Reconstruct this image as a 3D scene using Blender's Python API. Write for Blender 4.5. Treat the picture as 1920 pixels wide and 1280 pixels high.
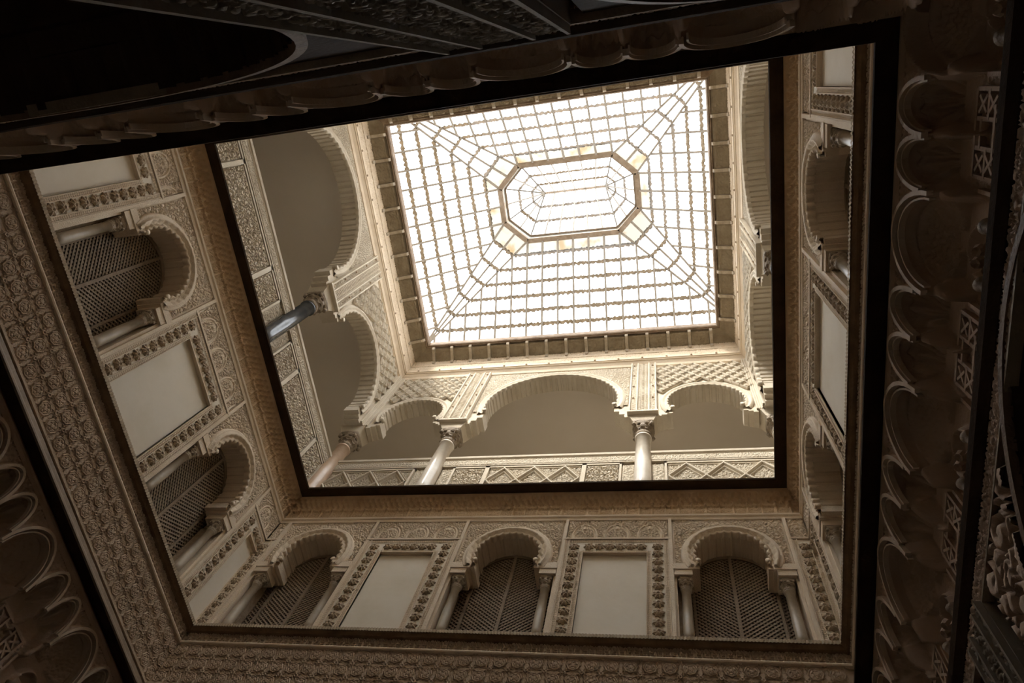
import bpy, bmesh, math, random
import numpy as np
from mathutils import Matrix, Vector, Euler

random.seed(7)
rng = np.random.RandomState(11)
C = bpy.context.scene.collection
for o in list(bpy.data.objects):
    bpy.data.objects.remove(o)
PI = math.pi
EYE = 1.6                      # every height "h" below is measured from the eye; z = h + EYE

# ------------------------------------------------------------------ camera
cd = bpy.data.cameras.new('camera')
cam = bpy.data.objects.new('camera', cd)
C.objects.link(cam)
cam.location = (0, 0, EYE)
cam.rotation_euler = (2.78122, -0.186885, 0.141297)
cd.sensor_width = 36
cd.lens = 1277.6 / 1920 * 36
cd.clip_start = 0.02
cd.clip_end = 200
bpy.context.scene.camera = cam

# ------------------------------------------------------------------ world, sun, exposure
SKY = 6.0
SUN = 9.0
w = bpy.data.worlds.new('sky'); bpy.context.scene.world = w
w.use_nodes = True
nt = w.node_tree
bg = nt.nodes['Background']
bg.inputs[0].default_value = (0.94, 0.965, 1.0, 1)
bg.inputs[1].default_value = SKY
sd = bpy.data.lights.new('sun', 'SUN')
sd.energy = SUN
sd.angle = math.radians(13)
sd.color = (1.0, 0.95, 0.86)
sun = bpy.data.objects.new('sun', sd); C.objects.link(sun)
d = Vector((1.5, 4.6, -4.9)).normalized()
sun.rotation_euler = (-d).to_track_quat('Z', 'Y').to_euler()
sun.location = (-6, -12, 26)
vs = bpy.context.scene.view_settings
vs.view_transform = 'Standard'; vs.look = 'None'; vs.gamma = 1; vs.use_curve_mapping = False
vs.exposure = 0.42
cy = bpy.context.scene.cycles
cy.max_bounces = 10; cy.diffuse_bounces = 6; cy.transparent_max_bounces = 16
cy.transmission_bounces = 6; cy.glossy_bounces = 3

# ------------------------------------------------------------------ materials
def mat(name, col, rough=0.8, col2=None, scale=4.0, bump=0.0, bscale=60.0, spec=0.3, detail=6, mixfac=0.5):
    m = bpy.data.materials.new(name); m.use_nodes = True
    n = m.node_tree; b = n.nodes['Principled BSDF']
    b.inputs['Roughness'].default_value = rough
    b.inputs['Specular IOR Level'].default_value = spec
    tc = n.nodes.new('ShaderNodeNewGeometry')
    if col2:
        ns = n.nodes.new('ShaderNodeTexNoise'); ns.inputs['Scale'].default_value = scale
        ns.inputs['Detail'].default_value = detail; ns.inputs['Roughness'].default_value = 0.65
        n.links.new(tc.outputs['Position'], ns.inputs['Vector'])
        r = n.nodes.new('ShaderNodeValToRGB')
        r.color_ramp.elements[0].position = mixfac - 0.17; r.color_ramp.elements[1].position = mixfac + 0.17
        r.color_ramp.elements[0].color = (*col2, 1); r.color_ramp.elements[1].color = (*col, 1)
        n.links.new(ns.outputs['Fac'], r.inputs['Fac'])
        n.links.new(r.outputs['Color'], b.inputs['Base Color'])
    else:
        b.inputs['Base Color'].default_value = (*col, 1)
    if bump:
        n2 = n.nodes.new('ShaderNodeTexNoise'); n2.inputs['Scale'].default_value = bscale
        n2.inputs['Detail'].default_value = 4
        n.links.new(tc.outputs['Position'], n2.inputs['Vector'])
        bp = n.nodes.new('ShaderNodeBump'); bp.inputs['Strength'].default_value = bump
        bp.inputs['Distance'].default_value = 0.01
        n.links.new(n2.outputs['Fac'], bp.inputs['Height'])
        n.links.new(bp.outputs['Normal'], b.inputs['Normal'])
    return m

M = {}
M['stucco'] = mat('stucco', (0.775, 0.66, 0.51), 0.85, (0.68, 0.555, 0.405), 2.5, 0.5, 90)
M['stucco_up'] = mat('stucco_up', (0.67, 0.60, 0.485), 0.85, (0.57, 0.49, 0.375), 3.0, 0.5, 90)  # same stucco toned down, offsetting the stronger light on the upper storey
M['stucco_low'] = mat('stucco_low', (0.53, 0.415, 0.30), 0.9, (0.43, 0.325, 0.225), 3.0, 0.6, 70)  # same stucco; light falloff toward the bottom is put into its colour
M['muq_paint'] = mat('muq_paint', (0.60, 0.44, 0.275), 0.85, (0.48, 0.33, 0.19), 5.0, 0.4, 80)
M['muq_low'] = mat('muq_low', (0.50, 0.37, 0.275), 0.8, (0.40, 0.285, 0.20), 2.5, 0.4, 50)
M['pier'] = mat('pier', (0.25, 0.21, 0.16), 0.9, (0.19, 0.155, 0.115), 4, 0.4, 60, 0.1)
M['black_wood'] = mat('black_wood', (0.055, 0.034, 0.018), 0.85, (0.03, 0.018, 0.01), 6, 0.5, 40, 0.08)
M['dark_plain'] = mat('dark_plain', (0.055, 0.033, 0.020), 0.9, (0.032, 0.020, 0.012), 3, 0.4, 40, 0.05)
M['ledge_wood'] = mat('ledge_wood', (0.20, 0.125, 0.07), 0.7, (0.12, 0.07, 0.04), 8, 0.5, 60)
M['pale_moulding'] = mat('pale_moulding', (0.26, 0.19, 0.125), 0.7, (0.17, 0.12, 0.075), 4, 0.5, 60)
M['plaster'] = mat('plaster', (0.76, 0.69, 0.57), 0.8, (0.68, 0.60, 0.46), 1.6, 0.1, 20, mixfac=0.42)
M['boss'] = mat('boss', (0.50, 0.40, 0.28), 0.85, (0.36, 0.275, 0.18), 20, 0.6, 120)
M['ceil'] = mat('ceil', (0.72, 0.645, 0.55), 0.9, (0.68, 0.60, 0.50), 0.8, 0.05, 10)
M['gallery_wall'] = mat('gallery_wall', (0.76, 0.71, 0.62), 0.9, (0.70, 0.65, 0.56), 0.8)
M['marble'] = mat('marble', (0.74, 0.68, 0.58), 0.3, (0.62, 0.54, 0.44), 5, 0, spec=0.5)
M['marble_old'] = mat('marble_old', (0.52, 0.45, 0.35), 0.4, (0.40, 0.34, 0.25), 5, 0.1, 40, spec=0.5)
M['marble_dark'] = mat('marble_dark', (0.045, 0.052, 0.062), 0.16, (0.10, 0.105, 0.11), 7, 0, spec=0.6, mixfac=0.38)
M['marble_pink'] = mat('marble_pink', (0.50, 0.34, 0.235), 0.3, (0.60, 0.46, 0.34), 6, 0, spec=0.5)
M['capital'] = mat('capital', (0.36, 0.29, 0.21), 0.6, (0.20, 0.15, 0.10), 12, 0.6, 80)
M['capital_pale'] = mat('capital_pale', (0.52, 0.45, 0.35), 0.6, (0.38, 0.31, 0.22), 12, 0.6, 80)
M['lattice'] = mat('lattice', (0.34, 0.265, 0.185), 0.7, (0.25, 0.19, 0.13), 6, 0.5, 60)
M['room_shade'] = mat('room_shade', (0.012, 0.009, 0.006), 0.9)
M['soffit'] = mat('soffit', (0.34, 0.28, 0.195), 0.85, (0.24, 0.19, 0.125), 6, 0.5, 80)
M['frame_wood'] = mat('frame_wood', (0.32, 0.24, 0.165), 0.7, (0.17, 0.11, 0.065), 6, 0.5, 60)
M['bar'] = mat('bar', (0.25, 0.22, 0.18), 0.6, (0.19, 0.155, 0.115), 9, 0)
M['curb'] = mat('curb', (0.26, 0.20, 0.145), 0.6, (0.17, 0.12, 0.075), 9, 0)
M['upstand'] = mat('upstand', (0.6, 0.55, 0.48), 0.8)
M['floor'] = mat('floor', (0.50, 0.44, 0.36), 0.35, (0.33, 0.28, 0.22), 1.5, 0, spec=0.5)

def glass_mat(name, tint, tint2, scale, trans=0.12, pos=0.5, spread=0.15):
    m = bpy.data.materials.new(name); m.use_nodes = True
    n = m.node_tree; n.nodes.clear()
    out = n.nodes.new('ShaderNodeOutputMaterial')
    g = n.nodes.new('ShaderNodeNewGeometry')
    ns = n.nodes.new('ShaderNodeTexNoise'); ns.inputs['Scale'].default_value = scale; ns.inputs['Detail'].default_value = 5
    n.links.new(g.outputs['Position'], ns.inputs['Vector'])
    r = n.nodes.new('ShaderNodeValToRGB')
    r.color_ramp.elements[0].position = pos - spread; r.color_ramp.elements[1].position = pos + spread
    r.color_ramp.elements[0].color = (*tint2, 1); r.color_ramp.elements[1].color = (*tint, 1)
    n.links.new(ns.outputs['Fac'], r.inputs['Fac'])
    tr = n.nodes.new('ShaderNodeBsdfTransparent'); tl = n.nodes.new('ShaderNodeBsdfTranslucent')
    gl = n.nodes.new('ShaderNodeBsdfGlossy'); gl.inputs['Roughness'].default_value = 0.1
    n.links.new(r.outputs['Color'], tr.inputs['Color']); n.links.new(r.outputs['Color'], tl.inputs['Color'])
    m1 = n.nodes.new('ShaderNodeMixShader'); m1.inputs[0].default_value = trans
    n.links.new(tr.outputs[0], m1.inputs[1]); n.links.new(tl.outputs[0], m1.inputs[2])
    m2 = n.nodes.new('ShaderNodeMixShader'); m2.inputs[0].default_value = 0.04
    n.links.new(m1.outputs[0], m2.inputs[1]); n.links.new(gl.outputs[0], m2.inputs[2])
    n.links.new(m2.outputs[0], out.inputs['Surface'])
    return m
M['glass'] = glass_mat('glass', (0.97, 0.98, 0.99), (0.85, 0.84, 0.80), 1.4, 0.12, 0.36, 0.06)
M['glass_stain'] = glass_mat('glass_stain', (0.150, 0.138, 0.112), (0.12, 0.085, 0.045), 3.0, 0.35, 0.40, 0.08)
M['lap'] = glass_mat('lap', (0.065, 0.045, 0.026), (0.03, 0.021, 0.012), 14.0, 0.5, 0.5, 0.2)

# ------------------------------------------------------------------ mesh helpers
def link(name, me, m=None, parent=None, loc=None, rot=None, smooth=False):
    if m is not None and len(me.materials) == 0:
        me.materials.append(M[m] if isinstance(m, str) else m)
    if smooth:
        me.polygons.foreach_set('use_smooth', [True] * len(me.polygons))
    o = bpy.data.objects.new(name, me); C.objects.link(o)
    if parent is not None: o.parent = parent
    if loc is not None: o.location = loc
    if rot is not None: o.rotation_euler = rot
    return o

class MB:
    """collects simple solids into one mesh"""
    def __init__(s): s.v = []; s.f = []
    def box(s, x0, x1, y0, y1, z0, z1):
        n = len(s.v)
        s.v += [(x, y, z) for z in (z0, z1) for y in (y0, y1) for x in (x0, x1)]
        s.f += [(n, n+2, n+3, n+1), (n+4, n+5, n+7, n+6), (n, n+1, n+5, n+4), (n+2, n+6, n+7, n+3), (n, n+4, n+6, n+2), (n+1, n+3, n+7, n+5)]
        return s
    def plate(s, pts, y0, y1):
        """outline in (x,z), counter-clockwise, extruded y0..y1"""
        n = len(s.v); k = len(pts)
        s.v += [(x, y0, z) for x, z in pts] + [(x, y1, z) for x, z in pts]
        s.f.append(tuple(range(n, n+k))); s.f.append(tuple(reversed(range(n+k, n+2*k))))
        for i in range(k):
            j = (i+1) % k
            s.f.append((n+i, n+k+i, n+k+j, n+j))
        return s
    def bar(s, a, b, wd, hh, up=(0, 0, 1)):
        a = Vector(a); b = Vector(b); t = (b-a).normalized(); u = Vector(up)
        r = t.cross(u)
        if r.length < 1e-4: r = t.cross(Vector((1, 0, 0)))
        r.normalize(); u = r.cross(t).normalized()
        n = len(s.v)
        for p in (a, b):
            for i, j in ((-1, -1), (1, -1), (1, 1), (-1, 1)):
                s.v.append(tuple(p + r*(wd/2*i) + u*(hh/2*j)))
        s.f += [(n, n+1, n+2, n+3), (n+7, n+6, n+5, n+4)] + [(n+i, n+4+i, n+4+(i+1) % 4, n+(i+1) % 4) for i in range(4)]
        return s
    def lathe(s, prof, cx=0, cy=0, seg=20, mod=None):
        n = len(s.v); k = len(prof)
        for i in range(seg):
            a = 2*PI*i/seg
            for j, (r, z) in enumerate(prof):
                rr = r*(mod(a, z) if mod else 1)
                s.v.append((cx+rr*math.cos(a), cy+rr*math.sin(a), z))
        for i in range(seg):
            i2 = (i+1) % seg
            for j in range(k-1):
                s.f.append((n+i*k+j, n+i2*k+j, n+i2*k+j+1, n+i*k+j+1))
        s.f.append(tuple(n+i*k for i in reversed(range(seg)))); s.f.append(tuple(n+i*k+k-1 for i in range(seg)))
        return s
    def mesh(s, name='m'):
        me = bpy.data.meshes.new(name); me.from_pydata(s.v, [], s.f); me.update(); return me
    def build(s, name, m, parent=None, loc=None, rot=None, smooth=False):
        return link(name, s.mesh(name), m, parent, loc, rot, smooth)

def grid_mesh(name, X, Y, Z, keep=None, closed=False):
    nu, nv = X.shape
    V = np.stack([X, Y, Z], -1).reshape(-1, 3)
    i, j = np.meshgrid(np.arange(nu-1), np.arange(nv-1), indexing='ij')
    a = i*nv+j
    F = np.stack([a, a+nv, a+nv+1, a+1], -1)
    if keep is not None:
        F = F[keep]
    F = F.reshape(-1, 4)
    used = np.unique(F); remap = np.zeros(len(V), int); remap[used] = np.arange(len(used))
    V = V[used]; F = remap[F]
    me = bpy.data.meshes.new(name)
    me.vertices.add(len(V)); me.vertices.foreach_set('co', V.astype(np.float32).ravel())
    me.loops.add(F.size); me.loops.foreach_set('vertex_index', F.astype(np.int32).ravel())
    me.polygons.add(len(F)); me.polygons.foreach_set('loop_start', (np.arange(len(F))*4).astype(np.int32))
    me.polygons.foreach_set('loop_total', np.full(len(F), 4, np.int32))
    me.update(calc_edges=True)
    me.polygons.foreach_set('use_smooth', [True]*len(F))
    return me

def relief_mesh(name, x0, x1, z0, z1, func, res=0.012, mask=None):
    """func(x,z)->protrusion p toward the viewer (local -y); edges drop back to close the sheet"""
    nx = max(3, int(round((x1-x0)/res))+1); nz = max(3, int(round((z1-z0)/res))+1)
    X, Z = np.meshgrid(np.linspace(x0, x1, nx), np.linspace(z0, z1, nz), indexing='ij')
    P = func(X, Z)
    keep = None
    if mask is not None:
        k = mask(X, Z)
        keep = k[:-1, :-1] & k[1:, :-1] & k[:-1, 1:] & k[1:, 1:]
    return grid_mesh(name, X, -P, Z, keep)

def sm(x, w=0.15):
    return 1/(1+np.exp(-np.clip(x/w*4, -40, 40)))

# --------- carved patterns (height 0..1)
def hash2(i, j, k=0):
    v = np.sin(i*127.1+j*311.7+k*74.7)*43758.5453
    return v-np.floor(v)
def leafcells(X, Z, cell):
    """flat leaves parted by narrow sunk gaps"""
    x = X/cell+0.35*np.sin(Z/cell*2.1)+0.2*np.sin(Z/cell*5.3+X/cell*2); z = Z/cell+0.35*np.sin(X/cell*2.3)+0.2*np.sin(X/cell*4.9-Z/cell*1.7)
    i0 = np.floor(x); j0 = np.floor(z)
    F1 = np.full(X.shape, 9.0); F2 = F1.copy()
    for di in (-1, 0, 1):
        for dj in (-1, 0, 1):
            i = i0+di; j = j0+dj
            px = i+0.15+0.7*hash2(i, j); pz = j+0.15+0.7*hash2(i, j, 1)
            d = np.hypot(x-px, z-pz)
            F2 = np.where(d < F1, F1, np.minimum(F2, d)); F1 = np.minimum(F1, d)
    return sm((F2-F1)-0.17, 0.16)
def vines(X, Z, cell=0.11, seed=0.0):
    """carved scrolls: pale stems and leaves, narrow dark gaps"""
    ci = np.round(Z/cell).astype(int)
    off = (ci % 2)*0.5
    cj = np.round(X/cell-off).astype(int)
    dx = X/cell-off-cj-0.22*(hash2(ci, cj, 2)-0.5); dz = Z/cell-ci-0.22*(hash2(ci, cj, 3)-0.5)
    par = np.where((ci+cj) % 2 == 0, 1, -1)
    r = np.hypot(dx, dz)+1e-6; th = np.arctan2(dz, dx)*par+seed+2.1*ci+1.3*cj
    arm = np.abs(((th/(2*np.pi)-r*2.6) % 1)-0.5)*2
    stem = sm(0.60-arm, .26)
    bud = sm(0.10-r, 0.05)
    scroll = np.maximum(stem, bud)
    lv = leafcells(X+seed, Z, cell*0.34)
    gap = sm(np.abs(r-0.34)-0.02, 0.03)
    o = np.where(r < 0.34, scroll, lv)
    return np.clip(o*gap, 0, 1)
def palmettes(X, Z, per, h):
    u = ((X/per+0.5) % 1-0.5)*2; v = Z/h
    r1 = np.hypot(u/0.78, (v-0.22)/0.62)
    g = sm(np.abs(r1-1)-0.05, .05)*sm(np.abs(r1-0.80)-0.05, .05)
    r2 = np.hypot(u/0.26, (v-0.70)/0.24)
    g = g*sm(np.abs(r2-1)-0.10, .08)
    g = g*sm(np.abs(np.abs(u)-0.12-0.05*np.cos(v*9))-0.02, .03+0*u)
    lv = leafcells(X, Z, per*0.10)
    dots = sm(np.cos(u*26)*np.cos(v*20)+0.55, .4)
    inner = np.where(r2 < 1, dots, lv)
    bandr = (r1 > 0.84) & (r1 < 0.97)
    o = np.where(bandr, 1.0, inner)
    return o*g
def script_band(X, Z, h, seed=3):
    """raised lettering strokes: tall leaning stems over a running baseline"""
    a = leafcells(X+seed+Z*0.35, Z*0.38+seed, h*0.16)
    base = leafcells(X*0.6+seed, Z+2*seed, h*0.14)
    o = np.where(Z > h*0.42, a, np.minimum(1, 0.5*a+0.6*base))
    return o*sm(Z-h*0.06, h*.05)*sm(h*0.94-Z, h*.05)

def lozenge_net(X, Z, w, h, rib=0.14):
    u = X/w; v = Z/h
    a = np.abs(((u+v) % 1)-0.5); b = np.abs(((u-v) % 1)-0.5)
    d = np.minimum(a, b)
    r = sm(d-(0.5-rib), 0.06) if False else sm(rib-np.minimum(np.abs((u+v+0.5) % 1-0.5), np.abs((u-v+0.5) % 1-0.5)), 0.06)
    return r

# ------------------------------------------------------------------ walls: local x along, y into the wall, z up
WALL = {'far': ((0, 4.62), 0.0, 1), 'left': ((-5.0, 0), PI/2, 1), 'right': ((1.315, 0), -PI/2, -1), 'near': ((0, -0.28), PI, -1)}
def wloc(wall, s, p, h):
    (ox, oy), rz, sg = WALL[wall]
    if wall == 'far': return (s, oy-p, h+EYE)
    if wall == 'left': return (ox+p, s, h+EYE)
    if wall == 'right': return (ox-p, s, h+EYE)
    return (s, oy+p, h+EYE)
def wspan(wall, s0, s1, c=0.0):
    """world span -> local x span around c"""
    sg = WALL[wall][2]
    a, b = sg*(s0-c), sg*(s1-c)
    return (a, b) if a < b else (b, a)

def empty(name, loc, rz=0.0):
    o = bpy.data.objects.new(name, None); C.objects.link(o); o.location = loc; o.rotation_euler = (0, 0, rz)
    o.empty_display_size = 0.1
    return o
def tag(o, label=None, cat=None, group=None, kind=None):
    if label: o['label'] = label
    if cat: o['category'] = cat
    if group: o['group'] = group
    if cat and not kind: kind = 'thing'
    if kind: o['kind'] = kind
    return o
def thing(name, wall, s, h, label, cat, group=None, p=0.0):
    return tag(empty(name, wloc(wall, s, p, h), WALL[wall][1]), label, cat, group)
def struct_root(name, wall, s=0.0, h=0.0):
    return tag(empty(name, wloc(wall, s, 0, h), WALL[wall][1]), kind='structure')
def copy_tree(o, parent=None):
    c = o.copy(); C.objects.link(c); c.parent = parent
    for ch in o.children: copy_tree(ch, c)
    return c

SPAN = {'far': (-5.0, 1.315), 'near': (-5.0, 1.315), 'left': (-0.28, 4.62), 'right': (-0.28, 4.62)}
def profile_run(name, wall, prof, m, parent=None, z0=0.0, span=None, mitre=True):
    """moulding: (p,h) profile swept along one wall, mitred at both corners"""
    s0, s1 = span or SPAN[wall]
    x0, x1 = wspan(wall, s0, s1)
    mb = MB(); k = len(prof)
    for x, sg in ((x0, 1), (x1, -1)):
        for p, h in prof:
            mb.v.append((x+sg*(p if mitre else 0), -p, h-z0))
    for i in range(k-1):
        mb.f.append((i, k+i, k+i+1, i+1))
    if parent is None:
        o = mb.build(name, m, None, wloc(wall, 0, 0, z0), (0, 0, WALL[wall][1]))
    else:
        o = mb.build(name, m, parent)
    return o

# ================================================================== WALL CORES
wall_root = {}
for wn in WALL:
    wall_root[wn] = struct_root('wall_'+wn, wn)
    x0, x1 = wspan(wn, *SPAN[wn])
    # slab behind the carved band under the window storey
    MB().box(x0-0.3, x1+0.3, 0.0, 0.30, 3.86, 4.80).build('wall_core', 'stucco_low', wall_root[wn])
    MB().box(x0-0.3, x1+0.3, 0.0, 0.30, 6.66, 7.15).build('wall_core', 'stucco', wall_root[wn])
    MB().box(x0-0.6, x1+0.6, 0.62, 0.70, 3.86, 7.15).build('wall_core', 'room_shade', wall_root[wn])  # near-black sheet in place of the shade in rooms behind the lattices
    # core behind the beam moulding over the gallery arches
    MB().box(x0-0.27, x1+0.27, 0.0, 0.27, 11.22, 12.2).build('wall_core', 'stucco_up', wall_root[wn])
    # gallery back wall
    MB().box(x0-2.4, x1+2.4, 2.35, 2.5, 7.1, 11.4).build('gallery_back_wall', 'gallery_wall', wall_root[wn])
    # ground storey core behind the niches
    MB().box(x0-0.3, x1+0.3, 0.20, 0.40, 2.78, 3.86).build('wall_core', 'dark_plain', wall_root[wn])

# gallery ceiling and gallery floor rings
def ring_slab(name, m, inner, outer, h0, h1):
    (ax, bx, ay, by), (Ax, Bx, Ay, By) = inner, outer
    mb = MB(); z0, z1 = h0+EYE, h1+EYE
    mb.box(Ax, Bx, Ay, ay, z0, z1); mb.box(Ax, Bx, by, By, z0, z1)
    mb.box(Ax, ax, ay, by, z0, z1); mb.box(bx, Bx, ay, by, z0, z1)
    return tag(mb.build(name, m), kind='structure')
ring_slab('ceiling', 'ceil', (-5.27, 1.585, -0.55, 4.89), (-7.6, 3.9, -2.9, 7.2), 11.14, 11.3)
ring_slab('floor_gallery', 'gallery_wall', (-5.0, 1.315, -0.28, 4.62), (-7.6, 3.9, -2.9, 7.2), 7.08, 7.16)
tag(MB().box(-8.5, 5, -4, 8, -0.1, 0.0).build('floor', 'floor'), kind='structure')
# outer ground-floor shell so that the rooms round the court stay dark
shell = MB()
shell.box(-8.6, -8.5, -4, 8, 0, 5.4); shell.box(5, 5.1, -4, 8, 0, 5.4)
shell.box(-8.5, 5, -4.1, -4, 0, 5.4); shell.box(-8.5, 5, 8, 8.1, 0, 5.4)
tag(shell.build('wall_outer', 'gallery_wall'), kind='structure')
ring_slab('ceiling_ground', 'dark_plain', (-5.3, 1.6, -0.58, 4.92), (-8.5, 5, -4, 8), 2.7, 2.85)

# ================================================================== GROUND STOREY
# black beam edge + pale moulding (lowest), per wall
NAMES = {'far': 'far', 'left': 'left', 'right': 'right', 'near': 'near'}
for wn in WALL:
    o = profile_run('trim_beam_low', wn, [(0.06, 3.855), (0.24, 3.855), (0.242, 3.872)], 'black_wood', z0=0)
    tag(o, kind='structure')
    o = profile_run('trim_moulding_low', wn, [(0.24, 3.87), (0.236, 3.89), (0.222, 3.91), (0.20, 3.925), (0.19, 3.96), (0.165, 3.975), (0.14, 3.985), (0.13, 4.01), (0.09, 4.03), (0.075, 4.06), (0.03, 4.085), (0.03, 4.12)], 'pale_moulding', z0=0)
    tag(o, kind='structure')

# muqarnas cornice of the ground storey: period unit as a height field
PER = 0.98
def muq_low(X, Z):
    # hooded shells over a recessed strapwork wall; X period PER, Z 0..0.86 above h=2.98
    H = 0.86; z = Z/H
    face = 0.035+0.085*z
    p = face.copy(); rim = np.zeros_like(X)
    under = np.zeros_like(X)
    def hood(cx, cz, w, ah, D, flute=0, carve=0):
        nonlocal p, rim
        dx = (X-cx+PER/2) % PER-PER/2
        u = dx/w; v = (Z-cz)/ah
        up = Z >= cz
        rr = np.sqrt(u**2+np.clip(v, 0, 9)**2)
        dep = D*np.sqrt(np.clip(1-np.minimum(rr, 1)**2, 0, 1))
        if flute:
            th = np.arctan2(np.clip(v, 0, 9)+0.25, u)
            dep = dep*(1+0.20*np.cos(th*flute))
        if carve:
            dep = dep-0.016*leafcells(dx+1, Z, 0.035)*(rr < 0.82)*(rr > 0.2)
        ins = (rr < 1) & up
        p = np.where(ins, face-dep, p)
        t = np.clip((cz-Z)/0.16, 0, 1)
        edge = sm((1-np.abs(u))-0.22*(1-t), 0.10)
        low = (~up) & (np.abs(u) < 1.02) & (Z > cz-0.30)
        p = np.where(low, face-D*edge, p)
        e = np.exp(-((rr-1.0)/0.075)**2)*up
        e = np.maximum(e, 0.8*np.exp(-((rr-0.84)/0.04)**2)*up)
        rim = np.maximum(rim, e)
    hood(0.25, 0.44, 0.235, 0.34, 0.135, 0, 1)
    hood(0.61, 0.52, 0.122, 0.25, 0.12, 12)
    hood(0.86, 0.52, 0.122, 0.25, 0.12, 12)
    p = np.where(Z < 0.26, -0.055, p)
    low2 = (Z >= 0.26) & (Z < 0.44)
    p = np.where((Z >= 0.24) & (Z < 0.30), np.minimum(p, -0.055+0.0*Z), p)
    # small arch with trefoil under the big hood
    dx = (X-0.25+PER/2) % PER-PER/2
    rr = np.sqrt((dx/0.115)**2+(np.clip(Z-0.20, 0, 9)/0.15)**2)
    e = np.exp(-((rr-1.0)/0.10)**2)
    p = p+0.05*e*(Z < 0.40)
    dx2 = (X-0.735+PER/2) % PER-PER/2
    # strapwork field under the shell pair
    m = (np.abs(dx2) < 0.25) & (Z < 0.40)
    a = np.minimum(np.abs(np.abs(dx2)-0.06), np.abs(np.abs(dx2)-0.18))
    b = np.abs(((Z/0.125+0.25*(np.abs(dx2) > 0.12)) % 1)-0.5)*0.125
    st = np.maximum(np.exp(-(a/0.015)**4), np.exp(-(b/0.013)**4))
    fld = 0.5*leafcells(X, Z, 0.035)
    p = np.where(m, p+0.018*fld, p)
    p = p+0.042*rim**1.5
    top = sm(z-0.80, 0.04)*(1-np.clip(rim, 0, 1))
    sp = sm(Z-0.52, 0.03)*(1-np.clip(rim, 0, 1))
    out = np.ones_like(X)
    for (cx, cz, w_, ah) in ((0.25, 0.44, 0.235, 0.34), (0.61, 0.52, 0.122, 0.25), (0.86, 0.52, 0.122, 0.25)):
        d_ = (X-cx+PER/2) % PER-PER/2
        out = out*(np.sqrt((d_/w_)**2+(np.clip(Z-cz, 0, 9)/ah)**2) > 1.05)
    p = p+0.014*sp*out*leafcells(X+2, Z, 0.034)
    return p
mu_mesh = relief_mesh('niche_bay', 0, PER, 0, 0.86, muq_low, 0.0085)
mu_mesh.materials.append(M['muq_low'])
flower = MB()
for k in range(6):
    a = k*PI/3
    flower.v  # petals as short lathes
    fx, fz = 0.052*math.cos(a), 0.052*math.sin(a)
    n = len(flower.v)
    for i in range(8):
        t = 2*PI*i/8
        flower.v.append((fx+0.03*math.cos(t), -0.0, fz+0.03*math.sin(t)))
    for i in range(8):
        t = 2*PI*i/8
        flower.v.append((fx+0.02*math.cos(t), -0.03, fz+0.02*math.sin(t)))
    flower.v.append((fx, -0.018, fz))
    for i in range(8):
        j = (i+1) % 8
        flower.f.append((n+i, n+j, n+8+j, n+8+i)); flower.f.append((n+8+i, n+8+j, n+16))
flower_mesh = flower.mesh('six_petal_flower'); flower_mesh.materials.append(M['muq_low'])
colo = MB().lathe([(0.030, 0), (0.034, 0.015), (0.026, 0.03), (0.024, 0.12), (0.03, 0.14), (0.036, 0.16)], seg=12).mesh('colonnette')
colo.materials.append(M['pale_moulding'])
for f in colo.polygons: f.use_smooth = True

M['muq_rim_lit'] = mat('muq_rim_lit', (0.56, 0.44, 0.33), 0.7, (0.45, 0.34, 0.24), 4, 0.3, 60)  # lighter muq_low for the rims: light they catch is put in the colour
def rim_mesh():
    mb = MB()
    for (cx, cz, w_, ah) in ((0.25, 0.44, 0.235, 0.34), (0.61, 0.52, 0.122, 0.25), (0.86, 0.52, 0.122, 0.25)):
        for (f, wd, lift) in ((1.0, 0.022, 0.036), (0.88, 0.010, 0.022)):
            pts = []
            for i in range(19):
                a = PI*i/18
                x, z = cx+w_*f*math.cos(a), cz+ah*f*math.sin(a)
                pts.append((x, -(0.035+0.085*z/0.86+lift), z))
            for a, b in zip(pts[:-1], pts[1:]):
                mb.bar(a, b, wd, 0.030, (0, 1, 0))
    me = mb.mesh('arch_rim'); me.materials.append(M['muq_rim_lit']); return me
RIM = rim_mesh()
def strap_mesh():
    mb = MB(); y = 0.042
    c = 0.735
    for dx in (-0.235, -0.18, -0.06, 0.06, 0.18, 0.235):
        mb.box(c+dx-0.009, c+dx+0.009, y-0.02, y+0.02, 0.0, 0.37 if abs(dx) < 0.2 else 0.30)
    for (xa, xb, z) in ((-0.18, -0.06, 0.05), (0.06, 0.18, 0.05), (-0.06, 0.06, 0.11), (-0.235, -0.12, 0.16), (0.12, 0.235, 0.16), (-0.12, 0.12, 0.20), (-0.18, -0.06, 0.26), (0.06, 0.18, 0.26), (-0.06, 0.06, 0.32), (-0.18, 0.18, 0.37)):
        mb.box(c+xa, c+xb, y-0.022, y+0.02, z-0.008, z+0.008)
    for sx in (-1, 1):
        for z in (0.10, 0.22, 0.31):
            mb.bar((c+sx*0.12-0.035, y-0.012, z-0.035), (c+sx*0.12+0.035, y-0.012, z+0.035), 0.014, 0.02, (0, 1, 0))
            mb.bar((c+sx*0.12+0.035, y-0.013, z-0.035), (c+sx*0.12-0.035, y-0.013, z+0.035), 0.014, 0.02, (0, 1, 0))
    me = mb.mesh('strapwork'); me.materials.append(M['muq_low']); return me
STRAP = strap_mesh()
MUQ_LABEL = {'near': 'dark shell-niche cornice along the black beam across the top of the photo',
             'right': 'dark shell-niche cornice with flower bosses running down the right side',
             'left': 'dark shell-niche cornice in the bottom left corner below the rosette band',
             'far': 'dark shell-niche cornice under the far rosette band'}
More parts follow.
